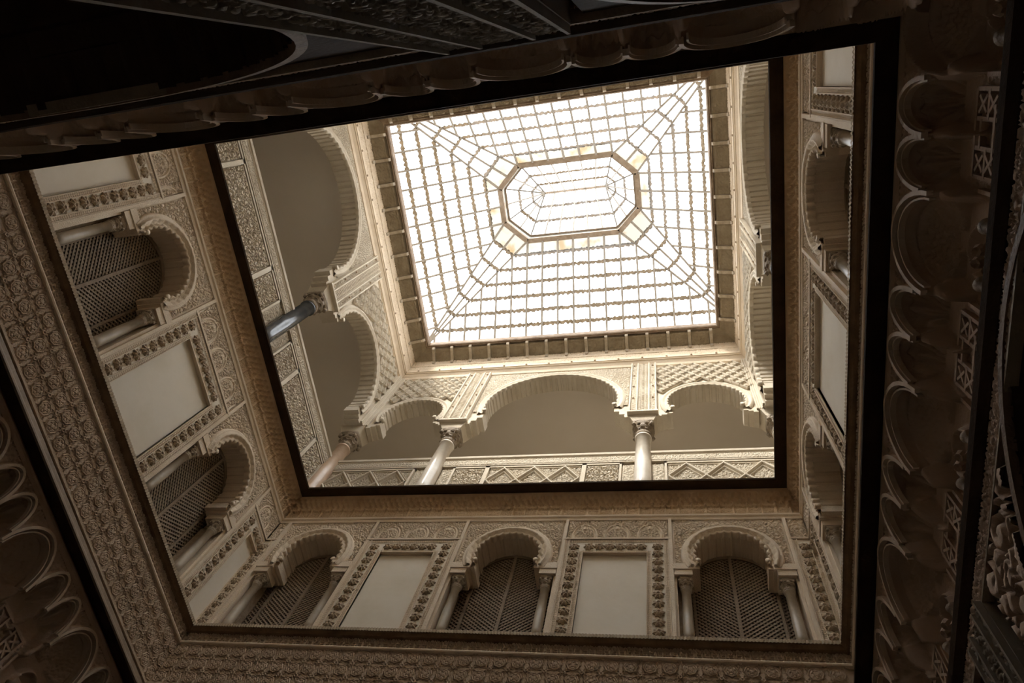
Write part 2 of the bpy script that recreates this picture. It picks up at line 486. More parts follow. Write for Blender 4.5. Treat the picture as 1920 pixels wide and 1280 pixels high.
for wn in ('near', 'right', 'left', 'far'):
    x0, x1 = wspan(wn, *SPAN[wn])
    t = thing('niche_cornice', wn, 0, 2.98, MUQ_LABEL[wn], 'cornice')
    n = int(math.ceil((x1-x0)/PER))
    ph = {'near': 0.3, 'right': 0.42, 'left': 0.2, 'far': 0.1}[wn]
    k = 0
    xs = x0-ph
    while xs < x1:
        a, b = max(xs, x0), min(xs+PER, x1)
        if b-a < 0.03: xs += PER; continue
        if a == xs and b == xs+PER:
            link('niche_bay', mu_mesh, None, t, (xs, 0, 0))
        else:
            me = relief_mesh('niche_bay', a-xs, b-xs, 0, 0.86, muq_low, 0.0085)
            link('niche_bay', me, 'muq_low', t, (xs, 0, 0))
        if x0 < xs and xs+PER < x1:
            link('arch_rim', RIM, None, t, (xs, 0, 0))
            link('strapwork', STRAP, None, t, (xs, 0, 0))
        if x0 < xs+0.1 and xs+0.4 < x1:
            link('flower_boss', flower_mesh, None, t, (xs+0.25, 0.02, 0.12), (0.7, 0, 0))
            for dx in (0.125, 0.375):
                link('colonnette', colo, None, t, (xs+dx, 0.01, 0.0))
        xs += PER

# dark strip + script band under the niches
for wn in WALL:
    tag(profile_run('trim_fillet_low', wn, [(0.10, 3.775), (0.128, 3.785), (0.142, 3.81), (0.142, 3.83), (0.125, 3.856)], 'muq_low', z0=0), kind='structure')
    tag(profile_run('trim_strip_low', wn, [(0.0, 2.88), (0.03, 2.885), (0.055, 2.93), (0.06, 2.97), (0.03, 2.985), (0.0, 2.985)], 'dark_plain', z0=0), kind='structure')
LAB = {'near': 'script frieze strip along the dark upper edge above the black beam',
       'right': 'script frieze strip between dark bands at the right edge', 'left': ''}
for wn in ('near', 'right'):
    x0, x1 = wspan(wn, *SPAN[wn])
    t = thing('script_band', wn, 0, 2.79, LAB[wn], 'frieze')
    link('lettering', relief_mesh('lettering', x0, x1, 0, 0.105, lambda X, Z: 0.012+0.016*script_band(X, Z, 0.105), 0.0075), 'muq_low', t)
    MB().box(x0, x1, -0.03, 0.02, -0.012, 0.0).build('edge_fillet', 'pale_moulding', t)
    MB().box(x0, x1, -0.034, 0.02, 0.103, 0.112).build('edge_fillet', 'dark_plain', t)

# ground storey arch walls
def arch_pts(cx, cz, r, a0, a1, n, ry=None):
    ry = ry or r
    return [(cx+r*math.cos(a0+(a1-a0)*i/n), cz+ry*math.sin(a0+(a1-a0)*i/n)) for i in range(n+1)]
def ground_wall(wn, bays):
    """bays: list of (s_left, s_right) openings; the rest is pier"""
    x0, x1 = wspan(wn, *SPAN[wn])
    mb = MB()
    edges = sorted([wspan(wn, a, b) for a, b in bays])
    cur = x0-0.3
    for (a, b) in edges:
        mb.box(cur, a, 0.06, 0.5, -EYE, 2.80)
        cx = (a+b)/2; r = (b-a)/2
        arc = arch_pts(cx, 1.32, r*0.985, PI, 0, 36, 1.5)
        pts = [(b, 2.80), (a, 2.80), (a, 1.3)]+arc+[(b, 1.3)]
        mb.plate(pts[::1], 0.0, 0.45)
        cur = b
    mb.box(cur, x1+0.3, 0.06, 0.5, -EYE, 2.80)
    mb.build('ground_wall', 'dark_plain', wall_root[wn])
    for (a, b) in edges:
        cx = (a+b)/2; r = (b-a)/2*0.985
        # ridged underside of the arch
        n = 90
        X = np.zeros((n*2+1, 2)); Y = X.copy(); Z = X.copy()
        for i in range(n*2+1):
            th = PI*i/(2*n); rr = 1.0-(0.014 if (i//3) % 2 else 0.0)
            X[i, :] = cx-r*rr*math.cos(th); Z[i, :] = 1.32+1.5*rr*math.sin(th); Y[i] = (-0.01, 0.46)
        link('ridged_arch_soffit', grid_mesh('soffit', X, Y, Z), 'dark_plain', wall_root[wn])
        ring = MB()
        A = arch_pts(cx, 1.32, r, 0, PI, 48, 1.5); B = arch_pts(cx, 1.32, r+0.035, 0, PI, 48, 1.535)
        ring.plate(B+A[::-1], -0.035, 0.0)
        ring.build('arch_moulding', 'ledge_wood', wall_root[wn])
ground_wall('near', [(-3.95, -0.80), (-0.22, 1.15)])
ground_wall('right', [(-0.2, 2.30), (2.72, 4.5)])
ground_wall('left', [(0.1, 2.1), (2.6, 4.5)])
ground_wall('far', [(-4.8, -3.2), (-2.9, -0.8), (-0.5, 1.1)])

def carved_pier(wn, s0, s1, h0, h1, label):
    c = (s0+s1)/2; w2 = (s1-s0)/2
    t = thing('carved_pier', wn, c, h0, label, 'pier')
    H = h1-h0
    MB().box(-w2, w2, -0.03, 0.06, 0, H).build('body', 'pier', t)
    for x in (-w2+0.012, -w2*0.42, w2*0.42, w2-0.012):
        MB().box(x-0.007, x+0.007, -0.062, -0.03, 0, H).build('fillet', 'pier', t)
    for (a, b) in ((-w2+0.025, -w2*0.42-0.012), (-w2*0.42+0.012, w2*0.42-0.012), (w2*0.42+0.012, w2-0.025)):
        link('carved_strip', relief_mesh('carved', a, b, 0.0, H, lambda X, Z: 0.03+0.020*vines(X+3, Z, 0.09), 0.0075), 'pier', t)
    return t
carved_pier('near', -0.77, -0.27, 0.2, 2.79, 'carved pier at the top edge, slanting down from the dark frieze')
carved_pier('right', 2.36, 2.66, 0.2, 2.79, 'carved pier with raised edges in the bottom right corner')

# leafy bracket at the bottom right
tl = thing('carved_spandrel', 'right', 1.6, 2.0, 'scrolling leaf carving on the dark wall at the lower right edge', 'carving')
def bigleaf(X, Z):
    return 0.0+0.035*sm(vines(X, Z, 0.24)-0.45, 0.3)
link('leaf_relief', relief_mesh('leaf', -0.66, 0.66, 0.35, 0.76, lambda X, Z: bigleaf(X, Z), 0.012,
     mask=lambda X, Z: (Z+2.0) > 1.36+1.56*np.sqrt(np.clip(1-((X-0.55+0.0)/1.29)**2, 0, 1))), 'muq_low', tl)

# ================================================================== ROSETTE BAND (h 4.13 - 4.62) + KEY BAND + LEDGE
RP = 0.163
def rosette_tile(X, Z):
    x = X-RP/2; z = Z-RP/2
    r = np.hypot(x, z)/(RP/2); th = np.arctan2(z, x)
    cx = RP/2-np.abs(x); cz = RP/2-np.abs(z)
    rc = np.hypot(cx, cz)/(RP/2)
    h = np.ones_like(X)
    R1 = 0.70+0.035*np.cos(8*th)
    h *= 1-0.95*np.exp(-((r-R1-0.10)/0.055)**2)
    h *= 1-0.45*np.exp(-((r-R1+0.13)/0.045)**2)
    h *= 1-0.5*np.exp(-((r-0.30-0.08*np.cos(6*th))/0.05)**2)
    h *= 1-0.4*np.exp(-(np.sin(3*th)/0.25)**2)*np.exp(-((r-0.42)/0.1)**2)
    h *= 1-0.8*np.exp(-((rc-0.30)/0.05)**2)
    h *= 1-0.6*np.exp(-(rc/0.10)**2)
    # straps crossing between the rosettes
    s = np.exp(-((np.abs(cx-cz*0.45)-0.0)/0.0045)**2)+np.exp(-((np.abs(cz-cx*0.45)-0.0)/0.0045)**2)
    h = np.where((r > 0.86) & (rc > 0.36), np.maximum(h*0.35, np.clip(s, 0, 1)), h)
    return 0.014+0.020*h
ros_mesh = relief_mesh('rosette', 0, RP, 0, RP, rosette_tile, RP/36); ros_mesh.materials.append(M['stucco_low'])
KP = 0.13
def key_tile(X, Z):
    x = X/KP; z = Z/0.135
    h = np.ones_like(X)
    def slot(x0, x1, z0, z1):
        return 1-(sm(x-x0, .04)*sm(x1-x, .04)*sm(z-z0, .05)*sm(z1-z, .05))
    for q in ((0.05, 0.40, 0.05, 0.17), (0.50, 0.62, 0.05, 0.17), (0.70, 0.95, 0.05, 0.17), (0.05, 0.12, 0.17, 0.5), (0.2, 0.42, 0.27, 0.35), (0.50, 0.56, 0.24, 0.6), (0.66, 0.92, 0.27, 0.35), (0.2, 0.27, 0.42, 0.62)):
        h = h*slot(*q)
    up = sm(z-0.45, .1)
    h = h*(1-up*(1-leafcells(X, Z, 0.028)))
    return 0.012+0.022*h
key_mesh = relief_mesh('key_tile', 0, KP, 0, 0.135, key_tile, KP/30); key_mesh.materials.append(M['stucco_low'])
BAND_LABEL = {'left': 'long wall band of carved rosettes slanting down the left side', 'far': 'wall band of carved rosettes along the bottom edge of the photo',
              'right': 'thin foreshortened carved rosette band beside the black beam at right'}
for wn in ('left', 'far', 'right'):
    x0, x1 = wspan(wn, *SPAN[wn])
    t = thing('rosette_band', wn, 0, 4.13, BAND_LABEL[wn], 'carved band')
    for row in range(3):
        x = x0+0.03; k = 0
        while x < x1-0.03-RP*0.4:
            link('rosette', ros_mesh, None, t, (x, 0, row*RP)); x += RP
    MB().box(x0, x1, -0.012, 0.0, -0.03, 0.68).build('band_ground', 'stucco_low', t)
    profile_run('band_fillet', wn, [(0.01, 4.615), (0.045, 4.62), (0.05, 4.632), (0.045, 4.645), (0.01, 4.65)], 'stucco', t, 4.13)
    profile_run('band_fillet', wn, [(0.01, 4.10), (0.05, 4.105), (0.05, 4.125), (0.01, 4.14)], 'stucco_low', t, 4.13)
    t2 = thing('key_band', wn, 0, 4.648, {'left': 'narrow key-pattern band between left rosettes and window ledge', 'far': 'narrow key-pattern band under the far window ledge', 'right': 'narrow key-pattern band under the right window ledge'}[wn], 'carved band')
    x = x0+0.04
    while x < x1-0.04-KP*0.5:
        link('key_tile', key_mesh, None, t2, (x, 0, 0)); x += KP
    lo = profile_run('window_ledge', wn, [(0.02, 4.755), (0.06, 4.765), (0.08, 4.79), (0.088, 4.81), (0.0, 4.825)], 'ledge_wood')
    tag(lo, {'left': 'dark wooden ledge below the left windows', 'far': 'dark wooden ledge below the three far windows', 'right': 'dark wooden ledge below the right windows'}[wn], 'ledge')
    # scalloped carved nosing along the ledge
    def nose(X, Z): return 0.088+0.009*np.abs(np.sin(X*PI/0.030))*sm(0.04-np.abs(Z-0.0), .03)
    link('scalloped_nosing', relief_mesh('nose', x0+0.08, x1-0.08, -0.012, 0.026, nose, 0.0065), 'boss', lo, (0, 0, 4.81))
tag(profile_run('trim_ledge_near', 'near', [(0.02, 4.755), (0.06, 4.765), (0.085, 4.80), (0.0, 4.82)], 'ledge_wood'), kind='structure')

# ================================================================== WINDOW STOREY  (h 4.80 - 6.67)
H0 = 4.80
def ring_relief(name, cx, cz, r0, r1, a0, a1, prof, n=110, scal=0.0, nscal=0, jag=0.0):
    """moulded archivolt; prof = list of (t, p) across the width"""
    k = len(prof)
    th = np.linspace(a0, a1, n)
    X = np.zeros((n, k)); Y = X.copy(); Z = X.copy()
    for j, (t, p) in enumerate(prof):
        r = r0+(r1-r0)*t - (scal*np.abs(np.sin(th*nscal/2))*(1-t)**2 if nscal else 0)
        X[:, j] = cx+r*np.cos(th); Z[:, j] = cz+r*np.sin(th); Y[:, j] = -p
    X = X[::-1]; Y = Y[::-1]; Z = Z[::-1]
    return grid_mesh(name, X, Y, Z)
def ridged_soffit(name, cx, cz, r, a0, a1, y0, y1, nr, depth, sub=4):
    n = nr*sub+1
    X = np.zeros((n, 3)); Y = X.copy(); Z = X.copy()
    for i in range(n):
        th = a0+(a1-a0)*i/(n-1)
        f = (i % sub)/sub
        rr = r+depth*(1 if (i % sub) in (0,) else 0.15*f)
        X[i, :] = cx+rr*math.cos(th); Z[i, :] = cz+rr*math.sin(th)
        Y[i] = (y0, (y0+y1)/2, y1)
    me = grid_mesh(name, X, Y, Z)
    me.polygons.foreach_set('use_smooth', [False]*len(me.polygons))
    return me

def capital_mesh(r, z0, z1, ab):
    """leafy capital with corner volutes and square abacus"""
    H = z1-z0
    mb = MB()
    prof = []
    for i in range(15):
        t = i/14
        prof.append((r*(0.98+0.55*t**2+0.10*math.sin(t*PI*4)), z0+H*0.82*t))
    def mod(a, z):
        t = (z-z0)/(H*0.82)
        return 1+0.10*abs(math.cos(4*a))*math.sin(min(t, 1)*PI*2.0)**2+0.12*(t > 0.5)*abs(math.cos(2*a+PI/4*0))**0.0*(math.cos(4*a+PI)*0.5+0.5)*(t-0.5)*2
    mb.lathe(prof, seg=32, mod=mod)
    # abacus with concave sides
    q = ab
    pts = []
    for s in range(4):
        a = s*PI/2+PI/4
        for i in range(6):
            t = i/6
            b = a+t*PI/2
            rr = q*1.3*(1-0.22*math.sin(t*PI))
            pts.append((rr*math.cos(b), rr*math.sin(b)))
    n = len(mb.v); k = len(pts)
    zb, zt = z0+H*0.82, z1
    mb.v += [(x, y, zb) for x, y in pts]+[(x*1.05, y*1.05, zt) for x, y in pts]
    mb.f.append(tuple(reversed(range(n, n+k)))); mb.f.append(tuple(range(n+k, n+2*k)))
    for i in range(k):
        j = (i+1) % k; mb.f.append((n+i, n+j, n+k+j, n+k+i))
    # volutes
    for s in range(4):
        a = s*PI/2+PI/4
        cx, cy2 = q*1.16*math.cos(a), q*1.16*math.sin(a)
        rv = q*0.24
        nn = len(mb.v); tx, ty = -math.sin(a), math.cos(a)
        seg = 12
        for e in (-1, 1):
            for i in range(seg):
                b = 2*PI*i/seg
                mb.v.append((cx+rv*math.cos(b)*math.cos(a)+e*tx*q*0.16, cy2+rv*math.cos(b)*math.sin(a)+e*ty*q*0.16, z0+H*0.70+rv*math.sin(b)))
        mb.f.append(tuple(nn+i for i in range(seg))); mb.f.append(tuple(nn+seg+i for i in reversed(range(seg))))
        for i in range(seg):
            j = (i+1) % seg; mb.f.append((nn+i, nn+seg+i, nn+seg+j, nn+j))
    # two rows of leaves
    for row, (zz, nn_, sc) in enumerate(((0.05, 8, 1.0), (0.36, 8, 1.12))):
        for s in range(nn_):
            a = 2*PI*(s+0.5*row)/nn_
            b0 = len(mb.v)
            rr = r*sc*1.03
            wdt = r*0.34
            for (dz, out, ww) in ((0, 0.0, 1.0), (0.16*H, 0.05*r, 1.1), (0.28*H, 0.26*r, 0.9), (0.25*H, 0.42*r, 0.45)):
                for e in (-1, 1):
                    R = rr+out
                    mb.v.append((R*math.cos(a)-e*ww*wdt*math.sin(a), R*math.sin(a)+e*ww*wdt*math.cos(a), z0+zz*H+dz))
            for i in range(3):
                mb.f.append((b0+2*i, b0+2*i+1, b0+2*i+3, b0+2*i+2))
    return mb.mesh('capital')

def clip_seg(x0, z0, x1, z1, bx0, bx1, bz0, bz1):
    t0, t1 = 0.0, 1.0; dx = x1-x0; dz = z1-z0
    for p, q in ((-dx, x0-bx0), (dx, bx1-x0), (-dz, z0-bz0), (dz, bz1-z0)):
        if abs(p) < 1e-9:
            if q < 0: return None
        else:
            t = q/p
            if p < 0: t0 = max(t0, t)
            else: t1 = min(t1, t)
    if t1-t0 < 1e-3: return None
    return x0+dx*t0, z0+dz*t0, x0+dx*t1, z0+dz*t1

def make_window():
    t = empty('lattice_window', (0, 0, 0))
    W2 = 0.60; jx = 0.555; top = 6.67-H0
    cz = 6.03-H0; r = 0.375
    a0 = -math.radians(23)
    arc = arch_pts(0, cz, r, PI-a0, a0, 40)
    zi = 5.88-H0
    out = [(-W2, 0), (-jx, 0), (-jx, zi), (-r*0.93, zi)]+arc+[(r*0.93, zi), (jx, zi), (jx, 0), (W2, 0), (W2, top), (-W2, top)]
    MB().plate(out, 0.0, 0.30).build('wall_face', 'stucco', t)
    link('spandrel_carving', relief_mesh('spandrel', -0.56, 0.56, zi+0.02, top-0.01, lambda X, Z: 0.004+0.016*vines(X, Z, 0.10), 0.0065,
         mask=lambda X, Z: np.hypot(X, Z-cz) > 0.485), 'stucco', t)
    prof = [(0, -0.01), (0.0, 0.035), (0.12, 0.045), (0.2, 0.028), (0.34, 0.03), (0.46, 0.05), (0.6, 0.055), (0.7, 0.035), (0.82, 0.04), (0.95, 0.03), (1, 0.0)]
    link('scalloped_archivolt', ring_relief('arch', 0, cz, r-0.004, 0.505, a0-0.05, PI-a0+0.05, [(t_, p_*1.35) for t_, p_ in prof], 170, 0.026, 30), 'stucco', t)
    link('ridged_soffit', ridged_soffit('soffit', 0, cz, r-0.012, a0, PI-a0, 0.0, 0.29, 15, 0.022), 'stucco', t)
    cap = capital_mesh(0.050, 5.575-H0, 5.725-H0, 0.066)
    cap.materials.append(M['capital_pale'])
    for sx in (-1, 1):
        im = MB()
        im.box(min(sx*0.40, sx*0.575), max(sx*0.40, sx*0.575), -0.035, 0.20, 5.725-H0, 5.80-H0)
        im.box(min(sx*0.37, sx*0.585), max(sx*0.37, sx*0.585), -0.045, 0.24, 5.80-H0, 5.885-H0)
        im.box(min(sx*0.325, sx*0.5), max(sx*0.325, sx*0.5), -0.02, 0.26, 5.83-H0, 5.905-H0)
        im.build('impost', 'stucco', t)
        # little scroll under the arch foot
        sc = MB().lathe([(0.0, -0.02), (0.026, -0.02), (0.026, 0.03), (0.0, 0.03)], seg=14)
        sc.build('scroll', 'stucco', t, (sx*0.335, -0.03, 5.925-H0), (PI/2, 0, 0), True)
        co = empty('column', (0, 0, 0)); co.parent = t; co.location = (sx*0.475, 0.055, 0)
        MB().lathe([(0.047, 0.10), (0.05, 0.2), (0.050, 0.4), (0.044, 0.765), (0.052, 0.77), (0.052, 0.785), (0.044, 0.79)], seg=20).build('shaft', 'marble_old', co, smooth=True)
        link('capital', cap, None, co, smooth=True)
        MB().lathe([(0.075, 0.02), (0.075, 0.045), (0.062, 0.055), (0.068, 0.075), (0.055, 0.09), (0.05, 0.105)], seg=20).build('base', 'marble_old', co, smooth=True)
    # jamb carving behind the columns
    for sx in (-1, 1):
        MB().box(min(sx*0.52, sx*0.556), max(sx*0.52, sx*0.556), 0.12, 0.30, 0.02, 5.72-H0).build('jamb', 'boss', t)
    # lattice
    yl = 0.275
    la = empty('lattice', (0, 0, 0)); la.parent = t
    xin, z0, z1 = 0.53, 0.0, 6.46-H0
    for layer, yy, dirn in ((0, yl, 1), (1, yl+0.006, -1)):
        for sx in (-1, 1):
            mb = MB()
            sp = 0.046
            slope = 0.78
            k = -30
            while k < 70:
                zc = z0+k*sp
                # line z = zc + dirn*slope*|x|
                c = clip_seg(0.0, zc, xin, zc+dirn*slope*xin, 0.012, xin, z0, z1)
                k += 1
                if not c: continue
                xa, za, xb, zb = c
                mb.bar((sx*xa, yy, za), (sx*xb, yy, zb), 0.017, 0.007, (0, 1, 0))
            o = mb.build('lattice_slats', 'lattice', la); o['kind'] = 'stuff'
    MB().box(-0.017, 0.017, yl-0.022, yl+0.01, z0, z1).build('centre_bar', 'lattice', la)
    for sx in (-1, 1):
        MB().box(sx*0.40-0.014, sx*0.40+0.014, yl-0.018, yl+0.01, z0, 5.95-H0).build('side_bar', 'lattice', la)
    A = arch_pts(0, cz-0.08, 0.44, 0, PI, 30); B = arch_pts(0, cz-0.08, 0.40, 0, PI, 30)
    MB().plate(A+B[::-1], yl-0.02, yl+0.008).build('arched_rail', 'lattice', la)
    # framing stiles at both sides
    for sx in (-1, 1):
        MB().box(sx*0.60-0.018, sx*0.60+0.018, -0.035, 0.0, 0.02, top).build('stile', 'stucco', t)
    return t
WINDOWS = [('far', -4.22, 'lattice window at the left end of the far wall, nearest the left corner'),
           ('far', -1.86, 'lattice window in the middle of the bottom far wall'),
           ('far', 0.49, 'lattice window at the right end of the far wall with broad herringbone slats'),
           ('left', 1.015, 'upper lattice window in the left wall, beside the big blank panel'),
           ('left', 3.48, 'lower lattice window in the left wall, next to the bottom corner'),
           ('right', 1.04, 'upper foreshortened lattice window in the right wall'),
           ('right', 3.62, 'lower foreshortened lattice window in the right wall near the corner')]
wproto = make_window()
for i, (wn, s, lab) in enumerate(WINDOWS):
    o = wproto if i == 0 else copy_tree(wproto)
    o.location = wloc(wn, s, 0, H0); o.rotation_euler = (0, 0, WALL[wn][1])
    tag(o, lab, 'window', 'lattice windows of the middle storey')

# star-shaped boss
def boss_mesh():
    mb = MB(); n = 16
    rings = [(1.0, 0.0), (1.0, 0.012), (0.66, 0.024), (0.3, 0.030)]
    for (rf, p) in rings:
        for i in range(n):
            a = 2*PI*i/n+PI/16
            rr = 0.060*(1.0 if i % 2 == 0 else 0.74)*rf if rf > 0.5 else 0.06*rf
            mb.v.append((rr*math.cos(a), -p, rr*math.sin(a)))
    mb.v.append((0, -0.018, 0))
    for k in range(3):
        for i in range(n):
            j = (i+1) % n
            mb.f.append((k*n+i, k*n+j, (k+1)*n+j, (k+1)*n+i))
    for i in range(n):
        mb.f.append((3*n+i, 3*n+(i+1) % n, 4*n))
    me = mb.mesh('boss'); me.materials.append(M['boss']); return me
BOSS = boss_mesh()
def diaper(X, Z): return 0.024+0.009*sm(np.cos((X+Z)*PI/0.011)*np.cos((X-Z)*PI/0.011)-0.0, 0.6)
def blank_panel(wn, a, b, ia, ib, label, frieze=True):
    """bay a..b along the wall, plain plaster field ia..ib; a field edge equal to the bay edge has no border there"""
    c = (a+b)/2
    t = thing('blank_panel', wn, c, H0, label, 'wall panel', 'blank plaster panels of the middle storey')
    x0, x1 = wspan(wn, a, b, c); i0, i1 = wspan(wn, ia, ib, c)
    top = 6.67-H0; ft = 6.31-H0; it = 6.058-H0
    MB().box(x0, x1, 0.012, 0.30, 0, top).build('wall_face', 'stucco', t)
    if i1-i0 > 0.02:
        MB().box(i0, i1, 0.0, 0.012, 0.0, it).build('plaster_field', 'plaster', t)
    if frieze:
        link('frieze_carving', relief_mesh('frieze', x0+0.03, x1-0.03, ft+0.02, top-0.01, lambda X, Z: 0.004+0.018*palmettes(X-(x0+x1)/2, Z-ft-0.02, 0.36, top-ft-0.03), 0.0065), 'stucco', t)
    MB().box(x0, x1, -0.04, 0.012, ft-0.012, ft+0.012).build('rail', 'stucco', t)
    sides = []
    if i0-x0 > 0.1: sides.append((x0+0.02, i0, -1))
    if x1-i1 > 0.1: sides.append((i1, x1-0.02, 1))
    def diamond_strip(xa, xb, za, zb):
        link('diaper_strip', relief_mesh('diaper', xa, xb, za, zb, diaper, 0.0075), 'stucco', t)
        MB().box(xa-0.004, xa+0.004, -0.036, 0.012, za, zb).build('fillet', 'stucco', t)
        MB().box(xb-0.004, xb+0.004, -0.036, 0.012, za, zb).build('fillet', 'stucco', t)
    bt = ft-0.02
    for (xa, xb, e) in sides:
        MB().box(xa, xb, -0.022, 0.012, 0.0, bt).build('border_ground', 'plaster', t)
        w = xb-xa
        diamond_strip(xa+0.004, xa+0.046, 0.02, bt if e < 0 else it+0.045)
        diamond_strip(xb-0.046, xb-0.004, 0.02, bt if e > 0 else it+0.045)
        xm = (xa+xb)/2
        z = it+0.118
        while z > 0.03:
            link('star_boss', BOSS, None, t, (xm, -0.022, z)); z -= 0.1235
    fx0 = i0 if i0-x0 > 0.1 else x0; fx1 = i1 if x1-i1 > 0.1 else x1
    if fx1-fx0 > 0.05:
        MB().box(fx0, fx1, -0.022, 0.012, it, bt).build('border_ground', 'plaster', t)
        link('diaper_strip', relief_mesh('diaper', fx0-0.04, fx1+0.04, it+0.004, it+0.042, diaper, 0.0075), 'stucco', t)
        MB().box(fx0, fx1, -0.045, 0.012, it-0.002, it+0.006).build('fillet', 'stucco', t)
        link('diaper_strip', relief_mesh('diaper', fx0-0.2 if i0-x0 > .1 else fx0, fx1+0.2 if x1-i1 > .1 else fx1, bt-0.042, bt-0.004, diaper, 0.0075), 'stucco', t)
        n = max(1, int(round((fx1-fx0+0.06)/0.122)))
        for k in range(n):
            link('star_boss', BOSS, None, t, (fx0+(k+0.5)*(fx1-fx0)/n, -0.022, it+0.118))
    return t
blank_panel('far', -3.62, -2.46, -3.36, -2.72, 'blank plaster panel framed by star bosses between left and middle far windows')
blank_panel('far', -1.26, -0.11, -1.03, -0.36, 'blank plaster panel framed by star bosses between middle and right far windows')
blank_panel('left', 1.615, 2.88, 1.86, 2.645, 'large slanted blank plaster panel between the two left windows')
blank_panel('left', -0.28, 0.415, -0.28, 0.18, 'blank plaster panel cut by the black beam at the upper left')
blank_panel('left', 4.08, 4.62, 4.33, 4.62, 'narrow blank plaster panel in the bottom left corner beside the lower left window')
blank_panel('right', 1.64, 3.02, 1.88, 2.79, 'tall foreshortened blank panel between the two right windows')
blank_panel('right', -0.28, 0.44, -0.28, 0.20, 'small blank panel cut by the black beam at the upper right')
blank_panel('right', 4.22, 4.62, 4.46, 4.62, 'narrow blank panel strip at the lower right corner')
blank_panel('far', -5.0, -4.82, -5.0, -5.0, 'strip of star bosses at the far wall left corner', True)
blank_panel('far', 1.09, 1.315, 1.315, 1.315, 'slanted strip of star bosses at the far wall right corner', True)
# near wall of this storey: plain (out of sight above the black beam)
MB().box(-5, 5, 0.0, 0.3, H0, 6.67).build('upper_face', 'stucco', wall_root['near'], (0, 0, 0))

# moulding over the windows and small niche cornice, then the black eave board
MUQ2 = {'left': 'brown honeycomb cornice strip slanting above the left windows', 'far': 'brown honeycomb cornice strip above the three far windows', 'right': 'brown honeycomb cornice strip above the right windows', 'near': 'brown honeycomb cornice strip on the hidden near wall'}
Q = 0.15
def muq2(X, Z):
    H = 0.40; z = Z/H
    p = 0.01+0.02*sm(z-0.36, .04)+0.07*np.clip((z-0.40)/0.6, 0, 1)**1.0
    u = (X/Q) % 1.0
    # lower zone: little colonnettes and carved fields
    col = np.exp(-((np.minimum(u, 1-u))/0.07)**2)
    low = sm(0.42-z, 0.03)
    p = p+low*(0.024*col+0.014*leafcells(X, Z, 0.024)*(1-col))
    p = p+0.022*col*np.exp(-((z-0.40)/0.05)**2)
    # upper zone: staggered cells
    for (zc, off, wz) in ((0.53, 0.0, 0.10), (0.66, 0.5, 0.10), (0.80, 0.0, 0.10)):
        d = (X/Q*2+off) % 1-0.5
        rr = np.sqrt((d/0.42)**2+((z-zc)/wz)**2)
        p = p-0.030*np.sqrt(np.clip(1-rr**2, 0, 1))
        p = p+0.006*np.exp(-((rr-1)/0.15)**2)
    return p
for wn in ('left', 'far', 'right'):
    x0, x1 = wspan(wn, *SPAN[wn])
    mo = profile_run('trim_moulding_mid', wn, [(0.0, 6.655), (0.03, 6.66), (0.035, 6.675), (0.02, 6.685), (0.022, 6.715), (0.04, 6.725), (0.045, 6.745), (0.0, 6.755)], 'stucco')
    tag(mo, kind='structure')
    t = thing('honeycomb_cornice', wn, 0, 6.75, MUQ2[wn], 'cornice')
    nseg = max(1, int(round((x1-x0)/1.0)))
    for k in range(nseg):
        a = x0+(x1-x0)*k/nseg; b = x0+(x1-x0)*(k+1)/nseg
        link('cornice_length', relief_mesh('muq2', a, b, 0, 0.40, muq2, 0.0075), 'muq_paint', t)
for wn in WALL:
    eb = profile_run('eave_board', wn, [(0.0, 7.15), (0.10, 7.15), (0.105, 7.146), (0.225, 7.146), (0.23, 7.17), (-0.3, 7.18)], 'black_wood')
    tag(eb, {'left': 'dark eave board slanting under the left gallery parapet', 'far': 'dark eave board under the sunlit far parapet', 'right': 'dark upright eave board under the right gallery', 'near': 'dark eave board on the near side, hidden above the low black beam'}[wn], 'board')

# ================================================================== GALLERY STOREY
# parapets
PAR_H0, PAR_H1 = 7.18, 8.49
def rib_zig(X, Z, x0, x1, z0, z1, n):
    w = (x1-x0)/n
    u = (X-x0)/w; v = (Z-z0)/(z1-z0)
    tri = np.abs((u % 1)-0.5)*2
    d1 = np.abs(v-(1-tri)*0.98); d2 = np.abs(v-tri*0.98)
    e1 = np.exp(-(d1/0.09)**2)
    e2 = np.exp(-(d2/0.09)**2)
    st = np.maximum(e1, e2*0.9)
    return st
def chevrons(X, Z, x0, x1, zt, n):
    w = (x1-x0)/n; u = np.abs(((X-x0)/w % 1)-0.5)*2
    drop = 0.30
    d = np.minimum(np.abs(Z-(zt-0.02-drop*u)), np.abs(Z-(zt-0.02-drop*(2-u))))
    return np.maximum(np.exp(-(d/0.036)**4), 0.7*np.exp(-((d-0.066)/0.016)**2))
